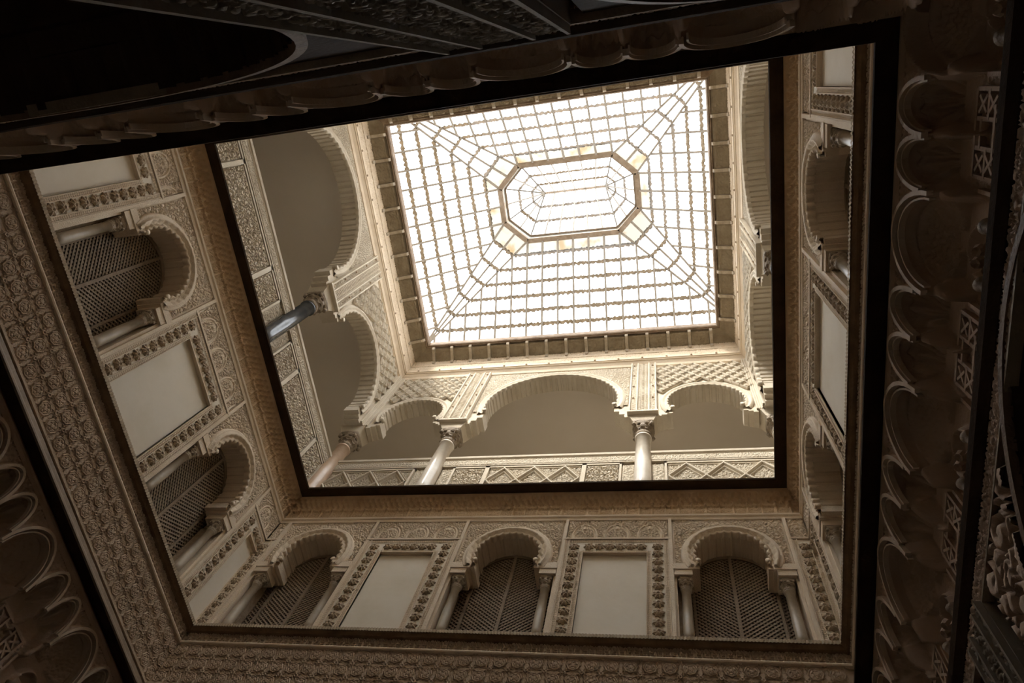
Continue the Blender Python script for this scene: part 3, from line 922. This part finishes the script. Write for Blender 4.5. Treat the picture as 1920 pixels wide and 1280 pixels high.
def parapet(wn, s0, s1, cells, label, style):
    c = (s0+s1)/2
    t = thing('parapet', wn, c, PAR_H0, label, 'parapet', 'parapet lengths of the upper gallery', p=-0.20)
    x0, x1 = wspan(wn, s0, s1, c); H = PAR_H1-PAR_H0
    MB().box(x0, x1, 0.0, 0.14, 0, H-0.02).build('body', 'stucco_up', t)
    # coping
    mb = MB()
    prof = [(0.0, H-0.075), (0.02, H-0.07), (0.03, H-0.05), (0.045, H-0.04), (0.05, H), (-0.16, H)]
    for x in (x0, x1):
        for p, h in prof: mb.v.append((x, -p-0.035, h))
    k = len(prof)
    for i in range(k-1): mb.f.append((i, k+i, k+i+1, i+1))
    mb.build('coping', 'stucco_up', t)
    zb = H-0.21
    link('script_frieze', relief_mesh('script', x0, x1, zb, H-0.075, lambda X, Z: 0.052+0.014*script_band(X, Z-zb, 0.135, 1.7), 0.007), 'stucco_up', t)
    MB().box(x0, x1, -0.055, 0, zb-0.012, zb+0.13).build('fillet', 'stucco_up', t)
    # vertical cells
    cur = x0
    sg = WALL[wn][2]
    if sg < 0: cells = cells[::-1]
    tot = sum(cc[1] for cc in cells); f = (x1-x0)/tot
    for kind, wd in cells:
        a, b = cur, cur+wd*f; cur = b
        zt = zb-0.022
        if kind == 's':      # upright script strip
            link('script_strip', relief_mesh('script', a+0.01, b-0.01, 0, zt, lambda X, Z: 0.006+0.018*script_band(Z, X-a, b-a, 4.1), 0.0085), 'stucco_up', t)
            continue
        # frame
        for (fa, fb) in ((a, a+0.03), (b-0.03, b)):
            MB().box(fa, fb, -0.045, 0, 0, zt).build('frame', 'stucco_up', t)
        MB().box(a, b, -0.045, 0, zt-0.03, zt).build('frame', 'stucco_up', t)
        MB().box(a+0.045, b-0.045, -0.03, 0, zt-0.055, zt-0.04).build('frame', 'stucco_up', t)
        A, B, z1 = a+0.045, b-0.045, zt-0.055
        if kind == 'v':
            me = relief_mesh('vine', A, B, 0.30, z1, lambda X, Z: 0.0+0.040*vines(X-(A+B)/2, Z-z1, 0.14, 0.6), 0.007)
            link('vine_carving', me, 'stucco_up', t)
        else:
            n = max(1, int(round((B-A)/0.44)))
            zz0 = 0.42
            me = relief_mesh('zig', A, B, zz0, z1, lambda X, Z: np.maximum(0.022*vines(X-A, Z, 0.09, 0.3), 0.065*chevrons(X, Z, A, B, z1, n)), 0.007)
            link('lozenge_carving', me, 'stucco_up', t)
parapet('far', -5.2, -3.50, [('s', .12), ('z', 1.35), ('s', .2)], 'sunlit far parapet length at its left end, below the small left arch', 'z')
parapet('far', -3.30, -0.53, [('s', .18), ('v', .5), ('z', 1.35), ('v', .5), ('s', .18)], 'sunlit far parapet length under the wide middle arch', 'z')
parapet('far', -0.33, 1.5, [('s', .17), ('z', 1.4), ('s', .12)], 'brightest far parapet length at its right end, with zigzag lozenges', 'z')
parapet('left', -0.45, 2.29, [('v', .68), ('v', 1.47), ('v', .5), ('s', .2)], 'shaded left parapet length above the dark column', 'v')
parapet('left', 2.50, 4.82, [('s', .18), ('v', .45), ('v', 1.1), ('v', .45), ('s', .15)], 'shaded left parapet length below the dark column, running to the corner', 'v')
parapet('right', -0.45, 2.29, [('v', .68), ('v', 1.47), ('v', .5), ('s', .2)], 'right gallery parapet hidden behind the upright eave board, upper length', 'v')
parapet('right', 2.50, 4.82, [('s', .18), ('v', .45), ('v', 1.1), ('v', .45), ('s', .15)], 'right gallery parapet hidden behind the upright eave board, lower length', 'v')

# gallery columns
cap_g = {}
for key in ('capital', 'capital_pale'):
    me = capital_mesh(0.105, 0, 0.30, 0.150); me.materials.append(M[key]); cap_g[key] = me
    me.polygons.foreach_set('use_smooth', [True]*len(me.polygons))
def gallery_column(wn, s, m, label, capm='capital', p=-0.135):
    t = thing('gallery_column', wn, s, 7.18, label, 'column', 'marble columns of the upper gallery', p=p)
    MB().lathe([(0.108, 0.16), (0.112, 0.5), (0.112, 0.9), (0.102, 1.66), (0.118, 1.665), (0.120, 1.69), (0.104, 1.70), (0.104, 1.72)], seg=32).build('shaft', m, t, smooth=True)
    MB().lathe([(0.17, 0), (0.17, 0.05), (0.14, 0.07), (0.15, 0.11), (0.12, 0.14), (0.112, 0.165)], seg=28).build('base', m, t, smooth=True)
    link('capital', cap_g[capm], None, t, (0, 0, 1.72))
    # flared impost block
    mb = MB()
    q0, q1 = 0.155, 0.225
    za, zb = 2.02, 2.19
    mb.v = [(-q0, -q0*0.9, za), (q0, -q0*0.9, za), (q0, q0*0.9, za), (-q0, q0*0.9, za), (-q1, -0.175, zb), (q1, -0.175, zb), (q1, 0.15, zb), (-q1, 0.15, zb)]
    mb.f = [(3, 2, 1, 0), (4, 5, 6, 7), (0, 1, 5, 4), (1, 2, 6, 5), (2, 3, 7, 6), (3, 0, 4, 7)]
    mb.build('impost_block', 'stucco_up', t)
    return t
gallery_column('far', -3.40, 'marble', 'pale marble gallery column left of the wide middle far arch')
gallery_column('far', -0.43, 'marble', 'pale marble gallery column right of the wide middle far arch')
gallery_column('left', 2.39, 'marble_dark', 'dark grey polished gallery column crossing the left parapet')
gallery_column('right', 2.39, 'marble_dark', 'gallery column of the right wall, half hidden by the eave board')
for (nm, x, y, m, lab) in (('c', -5.13, 4.75, 'marble_pink', 'pinkish marble corner column at the left end of the far parapet'), ('c', 1.445, 4.75, 'marble', 'marble corner column hidden at the right end of the far parapet')):
    t = gallery_column('far', x, m, lab)

# gallery arches
def gallery_arch(wn, s0, s1, c, r, hc, style, label):
    t = thing('gallery_arch', wn, c, 9.30, label, 'arch', 'arches of the upper gallery')
    B0 = 9.30
    x0, x1 = wspan(wn, s0, s1, c)
    cz = hc-B0; top = 11.24-B0
    a0 = -math.radians(14) if r > 0.7 else -math.radians(26)
    foot = cz+r*math.sin(a0)
    xf = r*math.cos(a0)
    arc = arch_pts(0, cz, r, PI-a0, a0, 56)
    def stairs(xe, xt, sgn):
        # stepped corbel from pier edge xe (at z=0.06) to arch foot xt
        pts = []
        zs = np.linspace(0.06, foot, 4); xs = np.linspace(abs(xe), abs(xt), 4)
        res = [(sgn*abs(xe), 0.06)]
        for i in range(3):
            res.append((sgn*xs[i+1], zs[i])); res.append((sgn*xs[i+1], zs[i+1]))
        return res
    L = stairs(x0, xf, -1); R_ = stairs(x1, xf, 1)
    out = [(x0, 0.06)]+L[1:]+arc+R_[::-1][:-1]+[(x1, 0.06), (x1, top), (x0, top)]
    MB().plate(out, 0.0, 0.27).build('wall_face', 'stucco_up', t)
    wv = 0.105
    prof = [(0, -0.01), (0.0, 0.04), (0.15, 0.055), (0.3, 0.03), (0.45, 0.032), (0.6, 0.05), (0.75, 0.052), (0.85, 0.03), (1, 0.025), (1, 0.0)]
    link('scalloped_archivolt', ring_relief('arch', 0, cz, r-0.006, r+wv, a0-0.02, PI-a0+0.02, prof, 260, 0.022, 56 if r > 1 else 40), 'stucco_up', t)
    link('ridged_soffit', ridged_soffit('soffit', 0, cz, r-0.022, a0, PI-a0, 0.0, 0.262, int(r*38), 0.034, 4), 'stucco_up', t)
    for sx in (-1, 1):
        # curled arch foot
        sc = MB().lathe([(0.0, -0.025), (0.035, -0.025), (0.035, 0.05), (0.0, 0.05)], seg=14)
        sc.build('curled_foot', 'stucco_up', t, (sx*(xf-0.02), -0.02, foot+0.03), (PI/2, 0, 0), True)
        xe = abs(x0) if sx < 0 else abs(x1)
        xs = np.linspace(xe+0.02, xf-0.02, 4)
        for i in range(3):
            z0 = [0.0, 0.05, 0.12][i]
            if abs(xs[i]-xs[i+1]) < 0.01: continue
            a_, b_ = sorted((sx*xs[i], sx*xs[i+1]))
            zt = 0.06+(foot-0.06)*(i+1)/3+0.05
            MB().box(a_, b_, -0.012, 0.25, max(0.0, 0.06+(foot-0.06)*i/3-0.05), zt).build('corbel_step', 'stucco_up', t)
    if style == 'sebka':
        w, h = 0.215, 0.25
        j = 0; z = cz-0.25
        zlim = 11.16-B0
        jj = 0
        while z < zlim:
            off = 0.5*w if jj % 2 else 0.0
            k = -9
            while k < 10:
                x = k*w+off; k += 1
                if x < x0+0.02 or x > x1-0.02: continue
                if math.hypot(x, z-cz) < r+wv+h*0.27: continue
                link('sebka_lozenge', SEB, None, t, (x, -0.006-0.004*(jj % 2), z))
            z += h/2; jj += 1
    else:
        link('pierced_carving', relief_mesh('pierce', x0+0.02, x1-0.02, foot+0.05, 11.22-B0, lambda X, Z: 0.002+0.022*leafcells(X, Z, 0.036), 0.0085,
             mask=lambda X, Z: np.hypot(X, Z-cz) > r+wv-0.03), 'stucco_up', t)
    return t
def seb_mesh():
    w, h = 0.215/2+0.004, 0.25/2+0.004
    n = 17
    U, V = np.meshgrid(np.linspace(-1, 1, n), np.linspace(-1, 1, n), indexing='ij')
    X = (U-V)/2*w; Z = (U+V)/2*h
    d = np.maximum(np.abs(U), np.abs(V))
    rib = np.exp(-((d-0.86)/0.12)**2)
    r = np.hypot(U, V); th = np.arctan2(V, U)
    fl = np.exp(-((r-0.40-0.1*np.cos(4*th))/0.12)**2)*0.8+np.exp(-(r/0.16)**2)*0.9
    P = 0.004+0.042*np.maximum(rib, 0.85*fl)+0.008*(1-d)
    P = np.where(d > 0.985, 0.0, P)
    me = grid_mesh('sebka', X, -P, Z); me.materials.append(M['stucco_up']); return me
SEB = seb_mesh()
gallery_arch('far', -3.19, -0.64, -1.915, 1.10, 9.93, 'pierced', 'wide round arch in the middle of the far gallery')
gallery_arch('far', -4.88, -3.61, -4.22, 0.53, 9.72, 'sebka', 'small far gallery arch at the left, under lozenge carving')
gallery_arch('far', -0.22, 1.19, 0.51, 0.58, 9.72, 'sebka', 'small sunlit far gallery arch at the right, under lozenge carving')
gallery_arch('left', -0.28, 2.18, 0.95, 1.10, 9.91, 'pierced', 'wide left gallery arch cut off by the black beam')
gallery_arch('left', 2.60, 4.50, 3.55, 0.80, 9.66, 'sebka', 'left gallery arch between the dark column and the corner')
gallery_arch('right', -0.28, 2.18, 0.95, 1.10, 9.84, 'pierced', 'upper foreshortened right gallery arch')
gallery_arch('right', 2.60, 4.50, 3.55, 0.80, 9.76, 'sebka', 'lower foreshortened right gallery arch ending in the bright corner')
MB().box(-5, 5, 0.0, 0.27, 7.18, 11.24).build('upper_face', 'stucco_up', wall_root['near'], (0, 0, 0))

# pilasters above the columns
stud = MB().lathe([(0.020, 0), (0.018, 0.012), (0.008, 0.02)], seg=10).mesh('stud'); stud.materials.append(M['stucco_low'])
def pilaster(wn, s0, s1, label, plain=False):
    c = (s0+s1)/2
    t = thing('gallery_pilaster', wn, c, 9.36, label, 'pilaster', 'pilasters of the upper gallery')
    w2 = (s1-s0)/2; H = 11.28-9.36
    MB().box(-w2, w2, -0.035, 0.26, 0, H).build('body', 'stucco_up', t)
    if plain:
        n = 4
        for i in range(n):
            x = -w2+(i+0.5)*2*w2/n
            MB().lathe([(w2/n*0.8, 0), (w2/n*0.8, H)], seg=10).build('reed', 'stucco_up', t, (x, -0.035, 0))
        return t
    for x in (-w2+0.012, -w2*0.44, w2*0.44, w2-0.012):
        MB().box(x-0.011, x+0.011, -0.075, -0.035, 0, H).build('fillet', 'stucco_up', t)
    for (a, b, cell) in ((-w2+0.024, -w2*0.44-0.011, 0.055), (-w2*0.44+0.011, w2*0.44-0.011, 0.07), (w2*0.44+0.011, w2-0.024, 0.055)):
        if a > -w2*0.5 and b < w2*0.5:
            fn = lambda X, Z: 0.036+0.020*np.maximum(sm(np.cos(Z*2*PI/0.052)*np.cos(X*PI/0.05), .4), np.exp(-((np.abs(X)-0.045)/0.006)**2))
        else:
            fn = lambda X, Z: 0.036+0.020*vines(X, Z, 0.055)
        link('carved_strip', relief_mesh('strip', a, b, 0.03, H, fn, 0.0085), 'stucco_up', t)
    for sx in (-1, 1):
        for k in range(5):
            link('stud', stud, None, t, (sx*w2*0.72, -0.052, 0.08+k*0.44), (PI/2, 0, 0))
    MB().box(-w2-0.02, w2+0.02, -0.09, 0.1, -0.02, 0.02).build('foot_moulding', 'stucco_up', t)
    return t
pilaster('far', -3.61, -3.19, 'carved pilaster above the left of the two pale far columns')
pilaster('far', -0.64, -0.22, 'carved pilaster above the right of the two pale far columns')
pilaster('left', 2.18, 2.60, 'carved pilaster above the dark left column')
pilaster('right', 2.18, 2.60, 'foreshortened carved pilaster on the right gallery wall')
pilaster('far', -5.0, -4.88, 'reeded corner pilaster where left and far galleries meet', True)
pilaster('far', 1.19, 1.315, 'bright reeded corner pilaster where far and right galleries meet', True)
pilaster('left', 4.50, 4.62, 'reeded corner pilaster on the left side of the left corner', True)
pilaster('right', 4.50, 4.62, 'reeded corner pilaster on the right side of the right corner', True)

# ================================================================== ENTABLATURE UNDER THE SKYLIGHT
ELAB = {'left': 'bracketed cornice along the left edge of the skylight', 'far': 'bracketed cornice along the lower edge of the skylight', 'right': 'bracketed cornice along the right edge of the skylight', 'near': 'bracketed cornice along the upper edge of the skylight'}
# S-shaped bracket
brk = MB()
bp = [(0.0, -0.10), (0.03, -0.095), (0.05, -0.04), (0.12, -0.01), (0.20, 0.03), (0.235, 0.035), (0.265, 0.05), (0.285, 0.08), (0.285, 0.14), (0.0, 0.14)]
n0 = len(bp)
for x in (-0.026, 0.026):
    for (p, z) in bp: brk.v.append((x, -p, z))
brk.f.append(tuple(range(n0))); brk.f.append(tuple(reversed(range(n0, 2*n0))))
for i in range(n0):
    j = (i+1) % n0; brk.f.append((j, i, n0+i, n0+j))
brk_mesh = brk.mesh('bracket'); brk_mesh.materials.append(M['capital_pale'])
for wn in WALL:
    x0, x1 = wspan(wn, *SPAN[wn])
    t = thing('skylight_cornice', wn, 0, 11.2, ELAB[wn], 'cornice', 'bracketed cornices round the skylight', p=(-0.11 if wn == 'near' else 0.0))
    csp = (-0.39, 4.62) if wn in ('left', 'right') else SPAN[wn]
    x0, x1 = wspan(wn, *csp)
    profile_run('moulding', wn, [(0.0, 11.215), (0.012, 11.217), (0.014, 11.235), (0.03, 11.24), (0.045, 11.30), (0.075, 11.345), (0.082, 11.36), (0.098, 11.365), (0.105, 11.385), (0.118, 11.39), (0.12, 11.45), (0.105, 11.457)], 'stucco', t, 11.2, csp)
    def fr(X, Z): return 0.085+0.10*Z+0.016*np.maximum(vines(X, Z, 0.05), sm(0.004-np.abs(Z-0.15), .004))
    link('carved_frieze', relief_mesh('frieze', x0+0.1, x1-0.1, 0.245, 0.245+0.19, lambda X, Z: 0.095+0.012*leafcells(X, Z, 0.035)+0.06*(Z-0.245), 0.010), 'stucco', t)
    profile_run('moulding', wn, [(0.10, 11.63), (0.125, 11.635), (0.13, 11.655), (0.11, 11.665)], 'stucco', t, 11.2, csp)
    link('carved_frieze', relief_mesh('frieze', x0+0.1, x1-0.1, 0.46, 0.64, lambda X, Z: 0.105+0.012*leafcells(X+5, Z, 0.035)+0.20*(Z-0.46), 0.010), 'stucco', t)
    # coffered soffit
    profile_run('soffit_board', wn, [(0.12, 11.80), (0.13, 11.815), (0.30, 11.935), (0.40, 11.96)], 'soffit', t, 11.2, csp)
    nb = 15 if wn in ('far', 'near') else 10
    L = (x1-x0)-0.84
    off = 0.42
    pitch = L/(nb-0.3)
    for k in range(nb):
        x = x0+off+pitch*(k+0.35)
        link('bracket', brk_mesh, None, t, (x, -0.115, 0.625))
    me = None
    for k in range(nb-1):
        x = x0+off+pitch*(k+0.35)
        if me is None:
            def cf(X, Z):
                return 0.012*vines(X, Z, 0.06)+0.012*((np.abs(X-pitch/2) > pitch/2-0.05) | (Z < 0.03) | (Z > 0.20))
            nx = 22
            X, Zz = np.meshgrid(np.linspace(0.036, pitch-0.036, nx), np.linspace(0, 0.235, 18), indexing='ij')
            P = cf(X, Zz)
            me = grid_mesh('coffer', X, -0.135-Zz, 0.63+0.36*Zz-P-0.006)
            me.materials.append(M['soffit'])
        link('coffer_panel', me, None, t, (x, 0, 0))
    # wooden frame round the opening
    profile_run('opening_frame', wn, [(0.385, 11.945), (0.40, 11.93), (0.415, 11.95), (0.43, 11.945), (0.445, 11.97), (0.45, 12.08), (0.42, 12.12)], 'frame_wood', t, 11.2, csp)
    if wn == 'near':
        profile_run('frame_board', wn, [(0.27, 11.90), (0.27, 11.925), (0.40, 11.925)], 'frame_wood', t, 11.2, csp)
    # white upstand to the glass eaves
    profile_run('upstand', wn, [(0.42, 12.12), (0.1, 12.7), (-0.26, 13.44), (-0.34, 13.46)], 'upstand', t, 11.2, csp)
    # little studs on the lower moulding
    k = x0+0.35
    while k < x1-0.3:
        link('stud', stud, None, t, (k, -0.118, 0.22), (PI/2, 0, 0)); k += 0.42

# ================================================================== GLASS ROOF
SX, SY = -1.907, 2.108
OCT = [(1.04, 0.84), (1.51, 0.38)]
HT, HB, KK = 15.166+EYE, 13.455+EYE, 7.3
EXh, EYh = 3.41, 2.71
roof = tag(empty('glass_roof', (SX, SY, HB)), 'hipped glass roof of white panes with brown laps around the lantern', 'skylight')
lant = tag(empty('roof_lantern', (SX, SY, HT)), 'octagonal glazed lantern in the middle of the glass roof', 'lantern')
def sh_clip(poly, a, b, c):
    """keep a*x+b*y<=c"""
    out = []
    for i in range(len(poly)):
        P, Qq = poly[i], poly[(i+1) % len(poly)]
        dp, dq = a*P[0]+b*P[1]-c, a*Qq[0]+b*Qq[1]-c
        if dp <= 0: out.append(P)
        if dp*dq < 0:
            t = dp/(dp-dq); out.append((P[0]+(Qq[0]-P[0])*t, P[1]+(Qq[1]-P[1])*t))
    return out
panes = []      # (area, mesh verts, material, seen weight)
bars = []
laps = []
def facet(side, inner_half, outer_half, d_in, d_out, cols, visible_w):
    """trapezoid facet; local (x along, t outward 0..1)"""
    def world(x, t, lift=0.0):
        dd = d_in+(d_out-d_in)*t; z = (HT-HB)*(1-t)+lift
        if side == 'far': return (x, dd, z)
        if side == 'near': return (-x, -dd, z)
        if side == 'left': return (-dd, x, z)
        return (dd, -x, z)
    sl = (outer_half-inner_half)
    for k in range(8):
        t0, t1 = k/KK, min((k+1)/KK, 1.0)
        for (xa, xb) in zip(cols[:-1], cols[1:]):
            g = 0.006
            poly = [(xa+g, t0), (xb-g, t0), (xb-g, t1), (xa+g, t1)]
            poly = sh_clip(poly, 1, -sl, inner_half-0.012)
            poly = sh_clip(poly, -1, -sl, inner_half-0.012)
            if len(poly) < 3: continue
            ar = 0
            for i in range(len(poly)):
                x1_, y1_ = poly[i]; x2_, y2_ = poly[(i+1) % len(poly)]
                ar += x1_*y2_-x2_*y1_
            if abs(ar) < 0.003: continue
            if ar < 0: poly = poly[::-1]
            stain = (k == 0) and (side != 'near' or True)
            wgt = visible_w if k < 5 else visible_w*0.6
            if k >= 7: wgt *= 0.3
            panes.append((abs(ar)*wgt, [world(x, t) for x, t in poly], 'glass_stain' if (k == 0 and random.random() < 0.92) else 'glass'))
    # glazing bars up the slope
    for x in cols:
        ts = 0.0 if abs(x) <= inner_half else (abs(x)-inner_half)/sl
        if ts > 0.99: continue
        bars.append((roof, world(x, ts, -0.012), world(x, 1.0, -0.012), 0.042, 0.04))
    for k in range(1, 8):
        t = k/KK; hw = inner_half+sl*t
        laps.append((world(-hw+0.02, t), world(hw-0.02, t), max(6, int(hw*2/0.11))))
c_far = [0.3467*i for i in range(-9, 10)]
c_side = [0.38*i for i in range(-7, 8)]
facet('far', 1.04, EXh, 0.84, EYh, [-EXh]+c_far+[EXh], 1.0)
facet('near', 1.04, EXh, 0.84, EYh, [-EXh]+c_far+[EXh], 0.55)
facet('left', 0.38, EYh, 1.51, EXh, [-EYh]+c_side+[EYh], 0.9)
facet('right', 0.38, EYh, 1.51, EXh, [-EYh]+c_side+[EYh], 0.7)
# corner facets
for sx in (-1, 1):
    for sy in (-1, 1):
        A = Vector((sx*1.04, sy*0.84, HT-HB)); B = Vector((sx*1.51, sy*0.38, HT-HB)); E_ = Vector((sx*EXh, sy*EYh, 0))
        Mid = (A+B)/2
        for (P, Qq) in ((A, Mid), (Mid, B)):
            for k in range(7):
                t0, t1 = k/KK, (k+1)/KK
                q = [P.lerp(E_, t0), Qq.lerp(E_, t0), Qq.lerp(E_, t1), P.lerp(E_, t1)]
                cc = sum(q, Vector())/4
                q = [v.lerp(cc, 0.03) for v in q]
                a_ = (q[1]-q[0]).cross(q[2]-q[0]).length
                panes.append((a_*1.2, [tuple(v) for v in q], 'glass_stain' if k == 0 else 'glass'))
        for P in (A, Mid, B):
            bars.append((roof, tuple(P+Vector((0, 0, -0.012))), tuple(E_+Vector((0, 0, -0.012))), 0.042, 0.045))
        for k in range(1, 7):
            t = k/KK
            laps.append((tuple(A.lerp(E_, t)), tuple(B.lerp(E_, t)), 5))
panes.sort(key=lambda q: -q[0])
def pane_obj(name, quads, m, parent, stuff=False):
    mb = MB()
    for q in quads:
        n = len(mb.v); mb.v += [tuple(v) for v in q]; mb.f.append(tuple(range(n, n+len(q))))
    me = mb.mesh(name)
    o = link(name, me, m, parent)
    if stuff: o['kind'] = 'stuff'
    return o
for a_, q, m in panes[:300]:
    pane_obj('glass_pane', [q], m, roof)
rest = panes[300:]
pane_obj('glass_pane_rest', [q for a_, q, m in rest if m == 'glass'], 'glass', roof, True)
for par_, a, b, wd, hh in bars:
    MB().bar(a, b, wd, hh).build('glazing_bar', 'bar', par_)
def lap_strip(a, b, n, parent, w=0.125, drop=0.03):
    a = Vector(a); b = Vector(b); t = (b-a); ln = t.length; t.normalize()
    out = Vector((a.x+b.x, a.y+b.y, 0))/2
    out = Vector((t.y, -t.x, 0))
    mid = (a+b)/2
    if out.dot(Vector((mid.x, mid.y, 0))) < 0: out = -out
    out.normalize()
    dn = (out*0.74-Vector((0, 0, 1))*0.67).normalized()
    N = n*4
    mb = MB()
    for i in range(N+1):
        p = a+(b-a)*(i/N)-Vector((0, 0, drop))
        j1 = 0.35+0.65*abs(math.sin(i*0.8+random.random()*1.2)); j2 = 0.35+0.5*random.random()
        mb.v.append(tuple(p-dn*w*0.5*j2)); mb.v.append(tuple(p+dn*w*0.5*j1))
    for i in range(N):
        mb.f.append((2*i, 2*i+1, 2*i+3, 2*i+2))
    mb.build('lap_strip', 'lap', parent)
for a, b, n in laps: lap_strip(a, b, n, roof)

# octagonal curb of the lantern
octp = [(1.04, 0.84), (1.51, 0.38), (1.51, -0.38), (1.04, -0.84), (-1.04, -0.84), (-1.51, -0.38), (-1.51, 0.38), (-1.04, 0.84)]
for i in range(8):
    a, b = octp[i], octp[(i+1) % 8]
    MB().bar((a[0], a[1], -0.02), (b[0], b[1], -0.02), 0.11, 0.08).build('curb', 'curb', lant)
    a2 = (a[0]*0.955, a[1]*0.93); b2 = (b[0]*0.955, b[1]*0.93)
    MB().bar((a2[0], a2[1], 0.19), (b2[0], b2[1], 0.19), 0.055, 0.04).build('upper_curb', 'curb', lant)
    pane_obj('side_pane', [[(a[0], a[1], 0.02), (b[0], b[1], 0.02), (b2[0], b2[1], 0.18), (a2[0], a2[1], 0.18)]], 'glass_stain', lant)
RZ = 1.42; RX = 0.73; Z0 = 0.2
oc = [(x*0.955, y*0.93) for x, y in octp]
def seglines(p0, p1, r0, r1, n, rings=3):
    """glass between lower edge p0-p1 and upper edge r0-r1"""
    p0, p1, r0, r1 = [Vector(q) for q in (p0, p1, r0, r1)]
    for i in range(n):
        for k in range(rings):
            t0, t1 = k/rings, (k+1)/rings
            def P(u, t): return p0.lerp(p1, u).lerp(r0.lerp(r1, u), t)
            q = [P(i/n, t0), P((i+1)/n, t0), P((i+1)/n, t1), P(i/n, t1)]
            if (q[2]-q[3]).length < 1e-4: q = q[:3]
            pane_obj('lantern_pane', [q], 'glass', lant)
    for i in range(n+1):
        a = p0.lerp(p1, i/n); b = r0.lerp(r1, i/n)
        MB().bar(a-Vector((0, 0, .012)), b-Vector((0, 0, .012)), 0.030, 0.03).build('glazing_bar', 'bar', lant)
    for k in range(1, rings):
        t = k/rings
        lap_strip(p0.lerp(r0, t), p1.lerp(r1, t), max(3, int((p1-p0).length/0.11)), lant, 0.105, 0.02)
V3 = lambda p, z: (p[0], p[1], z)
seglines(V3(oc[7], Z0), V3(oc[0], Z0), (-RX, 0, RZ), (RX, 0, RZ), 6)
seglines(V3(oc[3], Z0), V3(oc[4], Z0), (RX, 0, RZ), (-RX, 0, RZ), 6)
for (i, j, sx) in ((0, 1, 1), (1, 2, 1), (2, 3, 1), (4, 5, -1), (5, 6, -1), (6, 7, -1)):
    seglines(V3(oc[i], Z0), V3(oc[j], Z0), (sx*RX, 0, RZ), (sx*RX, 0, RZ), 2)
MB().bar((-RX, 0, RZ), (RX, 0, RZ), 0.075, 0.05).build('ridge_bar', 'curb', lant)
